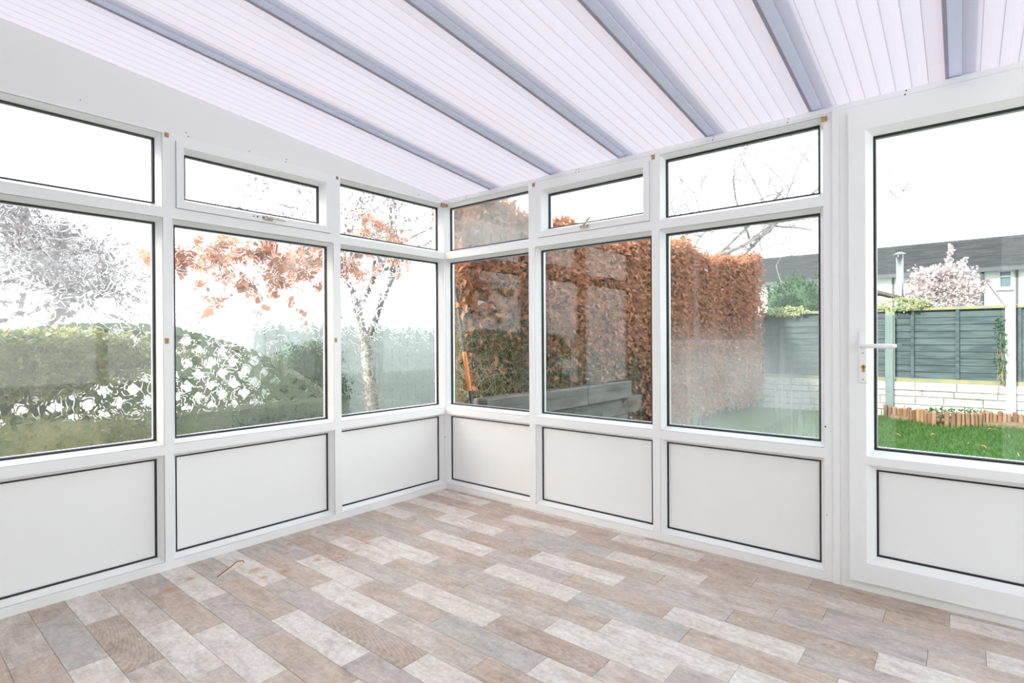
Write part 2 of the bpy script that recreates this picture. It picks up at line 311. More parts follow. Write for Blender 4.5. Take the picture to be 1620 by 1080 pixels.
# ------------------------------------------------------------------ helpers
def tag(o, label=None, cat=None, group=None, kind=None):
    if label: o['label'] = label
    if cat: o['category'] = cat
    if group: o['group'] = group
    if kind: o['kind'] = kind
    return o
def empty(name, loc=(0, 0, 0), rz=0):
    o = bpy.data.objects.new(name, None); o.empty_display_size = .05; C.objects.link(o)
    o.location = loc; o.rotation_euler = (0, 0, rz); return o
class MB:
    def __init__(s): s.v = []; s.f = []; s.mi = []
    def add(s, vs, fs, mi=0):
        b = len(s.v); s.v += [tuple(p) for p in vs]; s.f += [tuple(b+i for i in f) for f in fs]; s.mi += [mi]*len(fs); return s
    def box(s, a, b, mi=0, T=None):
        x0, y0, z0 = (min(a[i], b[i]) for i in range(3)); x1, y1, z1 = (max(a[i], b[i]) for i in range(3))
        vs = [(x0,y0,z0),(x1,y0,z0),(x1,y1,z0),(x0,y1,z0),(x0,y0,z1),(x1,y0,z1),(x1,y1,z1),(x0,y1,z1)]
        if T: vs = [T(*p) for p in vs]
        return s.add(vs, [(0,3,2,1),(4,5,6,7),(0,1,5,4),(1,2,6,5),(2,3,7,6),(3,0,4,7)], mi)
    def cbox(s, a, b, ch, T=None, mi=0):   # box with chamfered edges round its top face (third axis)
        x0, y0, z0 = (min(a[i], b[i]) for i in range(3)); x1, y1, z1 = (max(a[i], b[i]) for i in range(3))
        vs = [(x0,y0,z0),(x1,y0,z0),(x1,y1,z0),(x0,y1,z0),(x0,y0,z1-ch),(x1,y0,z1-ch),(x1,y1,z1-ch),(x0,y1,z1-ch),
              (x0+ch,y0+ch,z1),(x1-ch,y0+ch,z1),(x1-ch,y1-ch,z1),(x0+ch,y1-ch,z1)]
        if T: vs = [T(*p) for p in vs]
        return s.add(vs, [(0,3,2,1),(8,9,10,11),(0,1,5,4),(1,2,6,5),(2,3,7,6),(3,0,4,7),(4,5,9,8),(5,6,10,9),(6,7,11,10),(7,4,8,11)], mi)
    def tube(s, pts, rads, n=8, mi=0, cap=True):
        pts = [Vector(p) for p in pts]; rings = []
        if not isinstance(rads, (list, tuple)): rads = [rads]*len(pts)
        up = Vector((0, 0, 1))
        for i, p in enumerate(pts):
            d = (pts[min(i+1, len(pts)-1)]-pts[max(i-1, 0)]).normalized()
            a = d.cross(up)
            if a.length < 1e-3: a = d.cross(Vector((1, 0, 0)))
            a.normalize(); b = d.cross(a)
            rings.append([p+(a*math.cos(2*math.pi*k/n)+b*math.sin(2*math.pi*k/n))*rads[i] for k in range(n)])
        vs = [q for r in rings for q in r]; fs = []
        for i in range(len(pts)-1):
            for k in range(n):
                k2 = (k+1) % n; fs.append((i*n+k, i*n+k2, (i+1)*n+k2, (i+1)*n+k))
        if cap: fs.append(tuple(range(n-1, -1, -1))); fs.append(tuple((len(pts)-1)*n+k for k in range(n)))
        return s.add(vs, fs, mi)
    def build(s, name, mats, parent=None, smooth=False, loc=None, kind=None):
        if isinstance(mats, str): mats = [mats]
        me = bpy.data.meshes.new(name)
        vs = s.v
        if loc is not None: vs = [(p[0]-loc[0], p[1]-loc[1], p[2]-loc[2]) for p in vs]
        me.from_pydata(vs, [], s.f)
        for q in mats: me.materials.append(MAT[q])
        if len(mats) > 1: me.polygons.foreach_set('material_index', s.mi)
        if smooth: me.polygons.foreach_set('use_smooth', [True]*len(me.polygons))
        import bmesh
        if len(s.f) < 3000:
            bm = bmesh.new(); bm.from_mesh(me); bmesh.ops.recalc_face_normals(bm, faces=bm.faces); bm.to_mesh(me); bm.free()
        me.update()
        o = bpy.data.objects.new(name, me); C.objects.link(o)
        if loc is not None: o.location = loc
        if parent is not None: o.parent = parent
        if kind: o['kind'] = kind
        return o
def mesh_np(name, V, F, m, parent=None, kind=None):
    me = bpy.data.meshes.new(name); k = F.shape[1]
    me.vertices.add(len(V)); me.vertices.foreach_set('co', V.astype(np.float32).ravel())
    me.loops.add(F.size); me.loops.foreach_set('vertex_index', F.astype(np.int32).ravel())
    me.polygons.add(len(F)); me.polygons.foreach_set('loop_start', np.arange(0, F.size, k, dtype=np.int32))
    me.update(calc_edges=True); me.validate()
    me.materials.append(MAT[m])
    o = bpy.data.objects.new(name, me); C.objects.link(o)
    if parent is not None: o.parent = parent
    if kind: o['kind'] = kind
    return o
def unit(a): return a/np.maximum(np.linalg.norm(a, axis=1, keepdims=True), 1e-9)
def leaves(P, D, Nn, Ln, wr=0.55, fold=.18, curl=.15):
    """P base points, D directions, Nn rough normals, Ln lengths -> folded five-point leaves of four triangles"""
    n = len(P); D = unit(D); Sd = unit(np.cross(D, Nn)); Nn = np.cross(Sd, D); Ln = Ln[:, None]
    w = wr*.5*Ln
    v0 = P; v3 = P+D*Ln*.5
    v1 = P+D*Ln*.45+Sd*w+Nn*w*fold*2; v2 = P+D*Ln*.45-Sd*w+Nn*w*fold*2
    v4 = P+D*Ln-Nn*Ln*curl
    V = np.stack([v0, v1, v2, v3, v4], 1).reshape(-1, 3)
    b = (np.arange(n)*5)[:, None]
    F = np.concatenate([b+np.array([[0,3,1]]), b+np.array([[0,2,3]]), b+np.array([[1,3,4]]), b+np.array([[3,2,4]])], 0)
    return V, F
def twigs(P, D, Ln, r, bend=.15):
    """thin three-sided two-segment twigs"""
    n = len(P); D = unit(D); A = unit(np.cross(D, NR.normal(size=(n, 3)))); B = np.cross(D, A); Ln = Ln[:, None]
    mid = P+D*Ln*.5+A*Ln*bend*NR.uniform(-1, 1, (n, 1)); end = P+D*Ln+B*Ln*bend*NR.uniform(-1, 1, (n, 1))
    R_ = r if isinstance(r, np.ndarray) else np.full(n, r); R_ = R_[:, None]
    vs = []
    for q, k in ((P, 1.), (mid, .8), (end, .45)):
        for t in range(3):
            c, s = math.cos(2.094*t), math.sin(2.094*t); vs.append(q+(A*c+B*s)*R_*k)
    V = np.stack(vs, 1).reshape(-1, 3); b = (np.arange(n)*9)[:, None]; fs = []
    for i in range(2):
        for t in range(3):
            t2 = (t+1) % 3; fs.append(b+np.array([[i*3+t, i*3+t2, (i+1)*3+t2, (i+1)*3+t]]))
    return V, np.concatenate(fs, 0)

# wall-local points: s along the wall from the far corner, z up, d into the room
def TL(s, z, d): return (d, -s, z)
def TR(s, z, d): return (s, -d, z)
def TE(s, z, d): return (4.70-d, -s, z)
def ring(mb, inn, outr, d_in, d_out, d_back, T, mi=0):
    """mitred ring: inn/outr = (s0,s1,z0,z1)"""
    a0, a1, b0, b1 = inn; A0, A1, B0, B1 = outr
    I = [(a0,b0),(a1,b0),(a1,b1),(a0,b1)]; O = [(A0,B0),(A1,B0),(A1,B1),(A0,B1)]
    for k in range(4):
        j = (k+1) % 4
        vs = [T(*I[k], d_back), T(*I[j], d_back), T(*I[j], d_in), T(*I[k], d_in), T(*O[k], d_back), T(*O[j], d_back), T(*O[j], d_out), T(*O[k], d_out)]
        mb.add(vs, [(0,1,2,3),(3,2,6,7),(7,6,5,4),(0,3,7,4),(1,5,6,2),(0,4,5,1)], mi)
BW, FD = .020, .055
def glazing(root, T, g, obscured=False, gm='glass_clear', dd=0.0, kind='pane'):
    """gasket, spacer and glass (or a white panel) behind a cell whose visible edge is g"""
    s0, s1, z0, z1 = g
    mb = MB(); ring(mb, (s0+.008, s1-.008, z0+.008, z1-.008), (s0-.004, s1+.004, z0-.004, z1+.004), dd+.0085, dd+.0105, dd+.001, T)
    mb.build('gasket', 'gasket', root)
    if kind == 'panel':
        MB().cbox((s0-.003, z0-.003, dd-.02), (s1+.003, z1+.003, dd+.004), .001, T).build('infill_panel', 'upvc_panel', root); return
    mb = MB(); ring(mb, (s0+.011, s1-.011, z0+.011, z1-.011), (s0-.004, s1+.004, z0-.004, z1+.004), dd-.003, dd-.003, dd-.020, T)
    mb.build('spacer', 'spacer', root)
    mb = MB(); ring(mb, (s0+.004, s1-.004, z0+.004, z1-.004), (s0-.004, s1+.004, z0-.004, z1+.004), dd-.024, dd-.024, dd-.034, T)
    mb.build('outer_gasket', 'gasket', root)
    if obscured:
        mb = MB()
        vs = [T(a, b, d) for d in (dd, dd-.006) for a, b in ((s0-.003,z0-.003),(s1+.003,z0-.003),(s1+.003,z1+.003),(s0-.003,z1+.003))]
        mb.add(vs, [(0,1,2,3),(4,7,6,5),(0,4,5,1),(1,5,6,2),(2,6,7,3),(3,7,4,0)], 1); mb.mi[0] = 0
        mb.build('pane', ['glass_obscure_in', 'glass_obscure_out'], root)
    else:
        mb = MB()
        for d in (dd-.001, dd-.022):
            mb.add([T(s0-.003,z0-.003,d), T(s1+.003,z0-.003,d), T(s1+.003,z1+.003,d), T(s0-.003,z1+.003,d)], [(0,1,2,3)])
        mb.build('pane', gm, root)
PB, PT, LB, LT, UB, UT, SB, ST, TOP = .061, .5365, .6225, 1.678, 1.765, 2.084, 1.808, 2.034, 2.11
def window(n, T, o0, o1, g0, g1, label, obscured=False, sash=None, gms=('glass_clear', 'glass_clear'), bl=BW, br=BW):
    cells = [('panel', PB, PT, None), ('pane', LB, LT, gms[0])]
    if not sash: cells.append(('pane', UB, UT, gms[1]))
    mb = MB(); h0, h1 = g0-bl, g1+br
    if h0 > o0+.002: mb.box((o0, 0, -.035), (h0, TOP, FD), T=T)
    if o1 > h1+.002: mb.box((h1, 0, -.035), (o1, TOP, FD), T=T)
    holes = [(PB-BW, PT+BW), (LB-BW, LT+BW)]
    if sash: so = (sash[0]-.050, sash[1]+.050, SB-.055, ST+.045); holes.append((so[2]-.002, min(so[3]+.002, TOP-.004)))
    else: holes.append((UB-BW, min(UT+BW, TOP-.004)))
    z = 0
    for a, b in holes:
        mb.box((h0, z, -.035), (h1, a, FD), T=T); z = b
    mb.box((h0, z, -.035), (h1, TOP, FD), T=T)
    root = mb.build('window_%d' % n, 'upvc'); tag(root, label, 'window', kind='structure')
    for kind, a, b, gm in cells:
        r = MB(); ring(r, (g0, g1, a, b), (g0-bl+.0015, g1+br-.0015, a-BW+.0015, min(b+BW, TOP-.004)-.0015), .013, FD-.005, -.001, T)
        r.build('glazing_bead', 'upvc', root)
        glazing(root, T, (g0, g1, a, b), obscured, gm, 0.0, kind)
    if sash:
        # fill beside the sash so the hole is only as wide as the sash
        f = MB()
        for a, b in ((h0-.0005, so[0]-.002), (so[1]+.002, h1+.0005)):
            if b-a > .001: f.box((a, so[2]-.002, -.03), (b, so[3]+.002, FD), T=T)
        if f.v: f.build('frame_packer', 'upvc', root)
        q = MB(); ring(q, (sash[0]-.018, sash[1]+.018, SB-.018, ST+.018), so, .066, .066, -.02, T)
        sh = q.build('opening_sash', 'upvc', root)
        r = MB(); ring(r, (sash[0], sash[1], SB, ST), (sash[0]-.018, sash[1]+.018, SB-.018, ST+.018), .018, .060, -.001, T); r.build('glazing_bead', 'upvc', sh)
        glazing(sh, T, (sash[0], sash[1], SB, ST), obscured, 'glass_clear', .002)
        return root, sh
    return root, None

# ------------------------------------------------------------------ the room shell
w1, _ = window(1, TL, 1.886, 2.99, 1.9258, 2.90, 'left wall window bay nearest the camera, obscure glass cut off by the photo edge, seen over green hedge', True)
w2, sash2 = window(2, TL, .9605, 1.886, 1.004, 1.8465, 'middle window bay of the left wall, obscure glass with opening top light above trellis diamonds', True, sash=(1.0572, 1.7985))
w3, _ = window(3, TL, -.035, .9605, .0848, .9167, 'left wall window bay beside the corner, obscure glass, fixed top light with brown leaves behind', True)
w4, _ = window(4, TR, .0555, .863, .0664, .8189, 'narrow clear window bay just right of the corner, black and orange pole behind it', gms=('glass_clear', 'glass_haze'), bl=.0105)
w5, sash5 = window(5, TR, .863, 1.717, .9077, 1.6755, 'clear window bay with opening top light and beech hedge behind', sash=(.9688, 1.6329))
w6, _ = window(6, TR, 1.717, 2.563, 1.7588, 2.5083, 'clear window bay left of the door, misted low down, copper hedge and bare twigs behind', gms=('glass_mist', 'glass_clear'))
w7, _ = window(7, TR, 3.475, 4.70, 3.53, 4.64, 'clear window bay right of the glazed door, outside the photo')
for i in range(3):  # unseen side bays, added as glazing to let more daylight into the room
    window(8+i, TE, .0+i*1.0, 1.0+i*1.0, .045+i*1.0, .955+i*1.0, 'added clear side window bay for daylight %s, outside the photo' % ('beside the garden corner', 'in the middle of the far side', 'beside the house wall')[i])

K, Z0 = .10466, 2.1433
def roofz(y): return Z0-K*y
# gable infill above the left windows
mb = MB(); a, b = 0.055, 3.05
for (x0, x1) in ((-.035, .050),):
    vs = [(x0, .035, TOP), (x0, -b, TOP), (x0, -b, roofz(-b)-.002), (x0, .035, roofz(.035)-.002), (x1, .035, TOP), (x1, -b, TOP), (x1, -b, roofz(-b)-.002), (x1, .035, roofz(.035)-.002)]
    mb.add(vs, [(0,1,2,3),(4,7,6,5),(0,4,5,1),(1,5,6,2),(2,6,7,3),(3,7,4,0)])
g = mb.build('wall_left', 'gable_white'); tag(g, 'smooth white sloping gable panel above the left windows', 'wall', kind='structure')
# screw holes and marks in the gable
for (s, z) in ((1.80, 2.135), (1.79, 2.118), (1.28, 2.133), (1.285, 2.118), (1.49, 2.125), (.30, 2.127), (2.22, 2.155)):
    MB().tube([(.0495, -s, z), (.0515, -s, z)], .0028 if s < 2 else .002, 8).build('screw_hole', 'screw_dark', g)
# east gable
mb = MB(); x0, x1 = 4.66, 4.735
vs = [(x0, .035, TOP), (x0, -b, TOP), (x0, -b, roofz(-b)-.002), (x0, .035, roofz(.035)-.002), (x1, .035, TOP), (x1, -b, TOP), (x1, -b, roofz(-b)-.002), (x1, .035, roofz(.035)-.002)]
mb.add(vs, [(0,1,2,3),(4,7,6,5),(0,4,5,1),(1,5,6,2),(2,6,7,3),(3,7,4,0)])
tag(mb.build('wall_right', 'gable_white'), 'white sloping gable panel of the far side, outside the photo', 'wall', kind='structure')
# eaves trim along the clear wall
mb = MB(); mb.cbox((.050, TOP+.0025, -.035), (4.70, Z0-.002, .050), .003, TR)
et = mb.build('trim_1', 'upvc'); tag(et, 'long white eaves trim between the clear windows and the roof', 'trim', kind='structure')
for s in (.27, 1.20, 2.03, 2.38, 1.22, 2.83):
    for dz in (.007, .022):
        MB().tube([TR(s+(.004 if dz > .01 else 0), TOP+dz, .0495), TR(s+(.004 if dz > .01 else 0), TOP+dz, .0512)], .0032, 8).build('screw', 'rust_brown' if s < 2.7 else 'screw_dark', et)
# cover strip between windows and door
mb = MB(); mb.cbox((2.5635, 0.0, -.035), (2.592, TOP+.012, .064), .002, TR)
tag(mb.build('trim_2', 'upvc'), 'narrow white upright cover strip between window and door', 'trim', kind='structure')
# stubs and marks left at mullion heads
def stub(root, T, s, z, w_, h_, m='rust_brown', d0=FD, dp=.012, name='rusty_stub'):
    MB().cbox((s-w_/2, z-h_/2, d0-.001), (s+w_/2, z+h_/2, d0+dp), .002, T).build(name, m, root)
stub(w2, TL, 1.888, 2.098, .018, .020, 'tan_block', dp=.006); stub(w3, TL, .957, 2.100, .014, .018, 'rust_brown', dp=.006)
stub(w3, TL, .078, 2.098, .030, .030, 'rust_brown'); stub(w4, TR, .077, 2.094, .020, .022, 'rust_brown', dp=.006)
stub(w5, TR, .884, 2.098, .016, .024, 'rust_brown', dp=.008); stub(w5, TR, 1.707, 2.098, .018, .024, 'rust_brown', dp=.008); stub(w6, TR, 2.535, 2.090, .022, .022, 'tan_block', dp=.010)
stub(w2, TL, 1.894, 1.105, .016, .026, 'tan_block', dp=.008, name='tan_clip'); stub(w3, TL, .975, 1.105, .014, .026, 'tan_block', dp=.008, name='tan_clip')
for s, z, r_ in ((2.533, .70, .0035), (2.537, .30, .002)):
    MB().tube([TR(s, z, .0545), TR(s, z, .0565)], r_, 8).build('screw_hole', 'screw_dark', w6)
MB().tube([TL(.066, .385, .0545), TL(.066, .385, .0565)], .004, 8).build('screw_hole', 'screw_dark', w3)

# handles on the opening top lights
def sash_handle(sh, T, s, z, dirs, dz, dd):
    b = MB(); b.cbox((s-.028, z-.011, .065), (s+.028, z+.011, .073), .003, T)
    b.cbox((s-.016, z-.009, .072), (s+.016, z+.009, .088), .004, T)
    b.tube([T(s, z, .085), T(s+dirs*.008, z, .100)], .009, 10)
    b.tube([T(s+dirs*.004, z, .096), T(s+dirs*.035, z+dz*.3, .098+dd*.4), T(s+dirs*.085, z+dz, .098+dd)], [.008, .0065, .0055], 8)
    b.tube([T(s-dirs*.026, z, .072), T(s-dirs*.026, z, .0745)], .004, 8, mi=1)
    b.tube([T(s+dirs*.024, z, .072), T(s+dirs*.024, z, .0745)], .004, 8, mi=1)
    return b.build('sash_handle', ['aged_plastic', 'screw_dark'], sh)
sash_handle(sash2, TL, 1.40, 1.775, -1, -.004, 0)
sash_handle(sash5, TR, 1.275, 1.775, 1, .03, .055)
for s in (1.475, 1.455):
    MB().tube([TL(s, 1.776, .0655), TL(s, 1.776, .0675)], .0045 if s < 1.46 else .003, 8).build('screw_hole', 'screw_dark', sash2)

# door
mb = MB(); ring(mb, (2.628, 3.445, .042, 2.088), (2.5925, 3.475, 0, TOP), .060, .060, -.035, TR)
door = mb.build('door_1', 'upvc'); tag(door, 'white glazed garden door with lever handle, cut by the right photo edge', 'door', kind='structure')
G, P_ = (2.716, 3.345, .614, 1.973), (2.724, 3.345, .153, .530)
mb = MB(); lf = (2.6295, 3.4435, .0435, 2.0865); i0, i1 = 2.716-.024, 3.345+.024
for k, (rect) in enumerate(((lf[0], i0, lf[2], lf[3]), (i1, lf[1], lf[2], lf[3]))):
    mb.box((rect[0], rect[2], .0), (rect[1], rect[3], .080), T=TR)
for z0_, z1_ in ((lf[2], P_[2]-.024), (P_[3]+.024, G[2]-.024), (G[3]+.024, lf[3])):
    mb.box((i0, z0_, .0), (i1, z1_, .080), T=TR)
leafd = mb.build('door_leaf', 'upvc', door)
for g_, kd in ((G, 'pane'), (P_, 'panel')):
    r = MB(); ring(r, g_, (i0, i1, g_[2]-.024, g_[3]+.024), .040, .076, .026, TR); r.build('glazing_bead', 'upvc', leafd)
    glazing(leafd, TR, g_, False, 'glass_door', .028, kd)
hx, hz = 2.682, 1.066
b = MB(); b.cbox((hx-.016, .905, .0795), (hx+.016, 1.130, .090), .005, TR); b.build('handle_plate', 'upvc', leafd)
b = MB(); b.tube([TR(hx, hz, .089), TR(hx, hz, .130)], [.012, .011], 12); b.tube([TR(hx-.008, hz, .128), TR(hx+.03, hz, .134), TR(hx+.105, hz, .134), TR(hx+.122, hz, .130)], [.0095, .0095, .009, .007], 12)
b.build('lever', 'upvc', leafd, smooth=True)
b = MB(); b.tube([TR(hx+.002, .976, .089), TR(hx+.002, .976, .094)], .009, 14); b.box((hx-.003, .955, .0895), (hx+.007, .976, .0935), T=TR)
b.tube([TR(hx+.002, .977, .0935), TR(hx+.002, .977, .0946)], .003, 8, mi=1); b.box((hx+.0008, .966, .0935), (hx+.0032, .976, .0945), 1, TR)
b.build('lock_cylinder', ['brass', 'keyhole'], leafd)
for z_ in (1.035, .922): MB().tube([TR(hx, z_, .0895), TR(hx, z_, .0912)], .0035, 8).build('screw', 'aged_plastic', leafd)

# floor: print of short planks laid along the clear wall
fl = MB().box((-.03, -3.1, -.06), (4.73, .03, -.0045)).build('floor', 'floor_base'); tag(fl, 'floor of short pale wood-look planks in greys, tans and whites', 'floor', kind='structure')
JO = {-1: .20, 0: .056, 1: .341, 2: .156, 3: .0, 4: .352, 5: .151, 6: .27, 7: .0, 8: .326, 9: .132, 10: .44, 11: .281, 12: .10, 13: .42, 14: .034, 15: .29, 16: .10, 17: .38, 18: .216, 19: .046, 20: .31, 21: .12, 22: .44, 23: .25, 24: .06}
PLK = {}
for k_, row_ in enumerate('GWBBWBDW,BBWBBMB,WWBSWBGW,BWGBMGM,WGDWGDW,BBWGBWG,GGBWSBW,BWGBWWB,MWBMWGB,MDGWDMW,GWBSWBG,GBWMBWS,WWGDWBM,GBWGBDW,WWGBWGB,GBWBGWM,MMWMGWB,WDMBWGB,BSWGBMW,MMBWGWB,WBGWMBS'.split(',')):
    PLK[k_] = row_
def rowy(k): return -.087-.1222*k-(.022*math.sin(math.pi*(k-3)/16) if 3 < k < 19 else 0)
for k in range(-1, 25):
    ya, yb = rowy(k), rowy(k+1)
    if k == -1: ya = -.03
    if k == 24: yb = -3.05
    row = PLK.get(k); j = 0; xx = JO[k]-.486
    while xx < 4.66:
        a, b_ = max(xx, -.0), min(xx+.486, 4.68)
        if b_-a > .01:
            c = row[j] if row and j < len(row) else R.choice('WBDGMMWGB' if k % 2 else 'WBMGWBSM')
            loc = ((a+b_)/2, (ya+yb)/2, 0)
            MB().cbox((a+.0005, yb+.0005, -.0046), (b_-.0005, ya-.0005, 0.0), .0006).build('plank', 'plank_'+c, fl, loc=loc)
            j += 1
        xx += .486

# curled peel lying on the floor
pts = [(0.328, -1.782), (0.281, -1.715), (0.245, -1.670), (0.225, -1.645), (0.238, -1.622), (0.262, -1.628), (0.275, -1.655), (0.300, -1.70), (0.322, -1.75)]
mb = MB(); n_ = len(pts); zt = [.0005, .0015, .003, .004, .004, .003, .002, .001, .0005]
mb.add([(p[0], p[1], 0.0006) for p in pts]+[(p[0], p[1], .0012+zt[i]) for i, p in enumerate(pts)], [tuple(range(n_)), tuple(range(2*n_-1, n_-1, -1))]+[(i, (i+1) % n_, n_+(i+1) % n_, n_+i) for i in range(n_)])
pe = mb.build('floor_peel', 'peel'); tag(pe, 'small tan curled peel with dark edge lying on floor by the left panels', 'peel')
MB().tube([(p[0], p[1], .0025+zt[i]) for i, p in enumerate(pts[:6])], .0018, 6).build('dark_edge', 'peel_edge', pe)
pb = MB(); pb.tube([(1.281, -1.713, .003), (1.287, -1.712, .006), (1.292, -1.710, .003)], [.003, .006, .003], 8)
tag(pb.build('white_crumb', 'upvc'), 'tiny white crumb on a grey plank near the bottom middle', 'crumb')

# ceiling: opal ribbed sheets between glazing bars
bars = [-.012, .485, 1.000, 1.487, 1.990, 2.470, 2.962, 3.455, 3.950, 4.445]
ceil = empty('ceiling', (0, 0, 0)); tag(ceil, 'sloping lean-to roof of opal ribbed plastic sheets between slim bars', 'ceiling', kind='structure')
Y0, Y1 = .10, -3.06
for i, bx_ in enumerate(bars):
    xs = bx_+.052 if i else .030; xe = bars[i+1] if i+1 < len(bars) else 4.70
    n_ = 8 if xe-xs > .35 else 3; fw = (xe-xs)/n_; mb = MB()
    for q in range(n_):
        a0 = xs+q*fw; gcut = .0009
        sag = [0, .0022, .003, .0022, 0]; xx = [a0+gcut+(fw-2*gcut)*t for t in (0, .25, .5, .75, 1)]
        vs = []
        for y in (Y0, Y1):
            vs += [(xx[t], y, roofz(y)+.002-sag[t]*.6) for t in range(5)]
        mb.add(vs, [(t, t+1, t+6, t+5) for t in range(4)])
        # groove and web between the flutes
        vs = [(a0-gcut, Y0, roofz(Y0)+.002), (a0+gcut, Y0, roofz(Y0)+.002), (a0, Y0, roofz(Y0)+.0035), (a0, Y0, roofz(Y0)+.005)]
        vs += [(p[0], Y1, roofz(Y1)+p[2]-roofz(Y0)) for p in vs]
        mb.add(vs, [(0, 2, 6, 4), (1, 5, 6, 2), (2, 3, 7, 6)])
    mb.build('roof_sheet', 'opal_sheet', ceil)
    if i == 0: continue
    mb = MB()
    def slab(x0, x1, d0, d1, mi=0):
        vs = [(x, y, roofz(y)+d) for y in (Y0, Y1) for d in (d0, d1) for x in (x0, x1)]
        mb.add(vs, [(0,1,3,2),(4,6,7,5),(0,4,5,1),(2,3,7,6),(0,2,6,4),(1,5,7,3)], mi)
    slab(bx_+.012, bx_+.052, -.003, .022); gb = mb.build('glazing_bar', 'bar_white', ceil)
    mb = MB(); slab(bx_+.0005, bx_+.0115, -.006, .020); mb.build('bar_gasket', 'bar_gasket', gb)
    mb = MB(); slab(bx_-.004, bx_+.060, .026, .062); mb.build('bar_cap', 'cap_metal', gb)

# house wall behind the camera
hw = MB()
YB = -3.05
for a, b_ in (((-.035, 0), (.075, 2.47)), ((1.405, 0), (2.52, 2.47)), ((3.30, 0), (4.735, 2.47)), ((.075, 0), (1.405, 1.05)), ((.075, 2.12), (1.405, 2.47)), ((2.52, 2.06), (3.30, 2.47))):
    hw.box((a[0], YB-.25, a[1]), (b_[0], YB, b_[1]))
hwo = hw.build('wall_back', 'plaster'); tag(hwo, 'white plastered house wall behind the camera with window and doorway', 'wall', kind='structure')
rm = MB(); rm.box((-.035, YB-.28, -.05), (4.735, YB-.26, 2.47)); 
rm.v = []; rm.f = []; rm.mi = []
rm.box((-.035, -5.2, -.05), (4.735, -5.15, 2.47)); rm.box((-.035, -5.2, 2.45), (4.735, YB-.251, 2.47)); rm.box((-.035, -5.2, -.05), (4.735, YB-.251, -.03)); rm.box((-.055, -5.2, -.05), (-.035, YB-.251, 2.47)); rm.box((4.735, -5.2, -.05), (4.755, YB-.251, 2.47))
tag(rm.build('wall_rear', 'dark_room'), 'dark shell of the house room behind the camera', 'wall', kind='structure')
mb = MB(); ring(mb, (.115, 1.365, 1.09, 2.08), (.075, 1.405, 1.05, 2.12), -.02, -.02, -.08, lambda s, z, d: (s, YB+d, z)); mb.box((.72, YB-.08, 1.09), (.76, YB-.02, 2.08))
hwin = mb.build('window_11', 'upvc'); tag(hwin, 'white house window behind the camera over the radiator', 'window', kind='structure')
MB().box((.12, YB-.055, 1.095), (1.36, YB-.05, 2.075)).build('pane', 'glass_clear', hwin)
MB().cbox((.06, 1.03, 0), (1.47, 1.065, .13), .006, lambda s, z, d: (s, YB+d, z)).build('window_sill', 'upvc', hwin)
mb = MB(); ring(mb, (2.56, 3.26, -.001, 2.02), (2.50, 3.32, -.002, 2.08), .015, .015, -.02, lambda s, z, d: (s, YB+d, z)); tag(mb.build('trim_3', 'upvc'), 'white doorway frame in the house wall behind the camera', 'trim', kind='structure')
rad = empty('radiator', (.955, YB+.075, .10)); tag(rad, 'white ribbed panel radiator on the house wall under the window', 'radiator')
mb = MB()
mb.cbox((-.5, 0, 0), (.5, .60, .018), .004, lambda s, z, d: (s, d, z)); mb.build('panel', 'radiator_white', rad)
for q in range(28):
    xx = -.475+q*.0352; MB().cbox((xx-.011, .03, .017), (xx+.011, .57, .028), .006, lambda s, z, d: (s, d, z)).build('rib', 'radiator_white', rad)
MB().box((-.5, -.055, .585), (.5, .018, .605)).build('top_grille', 'radiator_white', rad)
MB().tube([(-.52, 0, .05), (-.49, 0, .05)], .012, 8).tube([(-.52, 0, -.10), (-.52, 0, .06)], .008, 8).build('valve', 'upvc', rad)
for sx in (-.4, .4): MB().box((sx-.02, -.06, .1), (sx+.02, 0, .5)).build('bracket', 'radiator_white', rad)

# ------------------------------------------------------------------ garden ground
gz = -.10
MB().box((-.05, -3.3, -.12), (4.75, .05, -.06)).build('trim_4', 'grey_sleeper'); tag(bpy.data.objects['trim_4'], 'concrete base slab under the conservatory', 'slab', kind='structure')
lawn = MB().box((-3.2, .05, -.3), (14, 60, gz)).build('ground', 'lawn_ground'); tag(lawn, 'green lawn ground outside the clear windows', 'ground', kind='structure')
g2 = MB().box((-1.75, -6, -.3), (-.05, .05, gz)).build('ground', 'path_moss'); tag(g2, 'mossy ground strip between obscure windows and trellis', 'ground', kind='structure')
# grass
n = 42000; P = np.stack([NR.uniform(1.0, 4.6, n), NR.uniform(.6, 7.1, n), np.full(n, gz)], 1)
D = NR.normal(size=(n, 3))*.35; D[:, 2] = 1
V, F = leaves(P, D, NR.normal(size=(n, 3)), NR.uniform(.03, .07, n), .10, .1, .3)
tag(mesh_np('grass', V, F, 'grass_blade'), 'short bright green grass seen low through the door', 'grass', kind='stuff')

# ------------------------------------------------------------------ beech hedge along the boundary
def hface(y): return -.02+.045*y+.05*math.sin(y*2.1)+.03*math.sin(y*5.3)
def htop(y): return 2.16+.035*y+.06*math.sin(y*1.9+.6)+.045*math.sin(y*4.7)
hedge = empty('beech_hedge', (-.2, 3.5, gz)); tag(hedge, 'tall beech hedge with copper brown winter leaves beyond the clear windows', 'hedge')
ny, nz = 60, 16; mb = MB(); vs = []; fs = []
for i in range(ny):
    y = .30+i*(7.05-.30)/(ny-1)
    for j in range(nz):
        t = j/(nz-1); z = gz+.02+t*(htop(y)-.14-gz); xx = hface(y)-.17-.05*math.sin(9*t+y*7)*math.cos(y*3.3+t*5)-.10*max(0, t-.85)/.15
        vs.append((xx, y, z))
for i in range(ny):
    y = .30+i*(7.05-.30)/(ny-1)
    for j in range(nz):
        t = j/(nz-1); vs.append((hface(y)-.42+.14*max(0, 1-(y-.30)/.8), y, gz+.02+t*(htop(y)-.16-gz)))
B = ny*nz
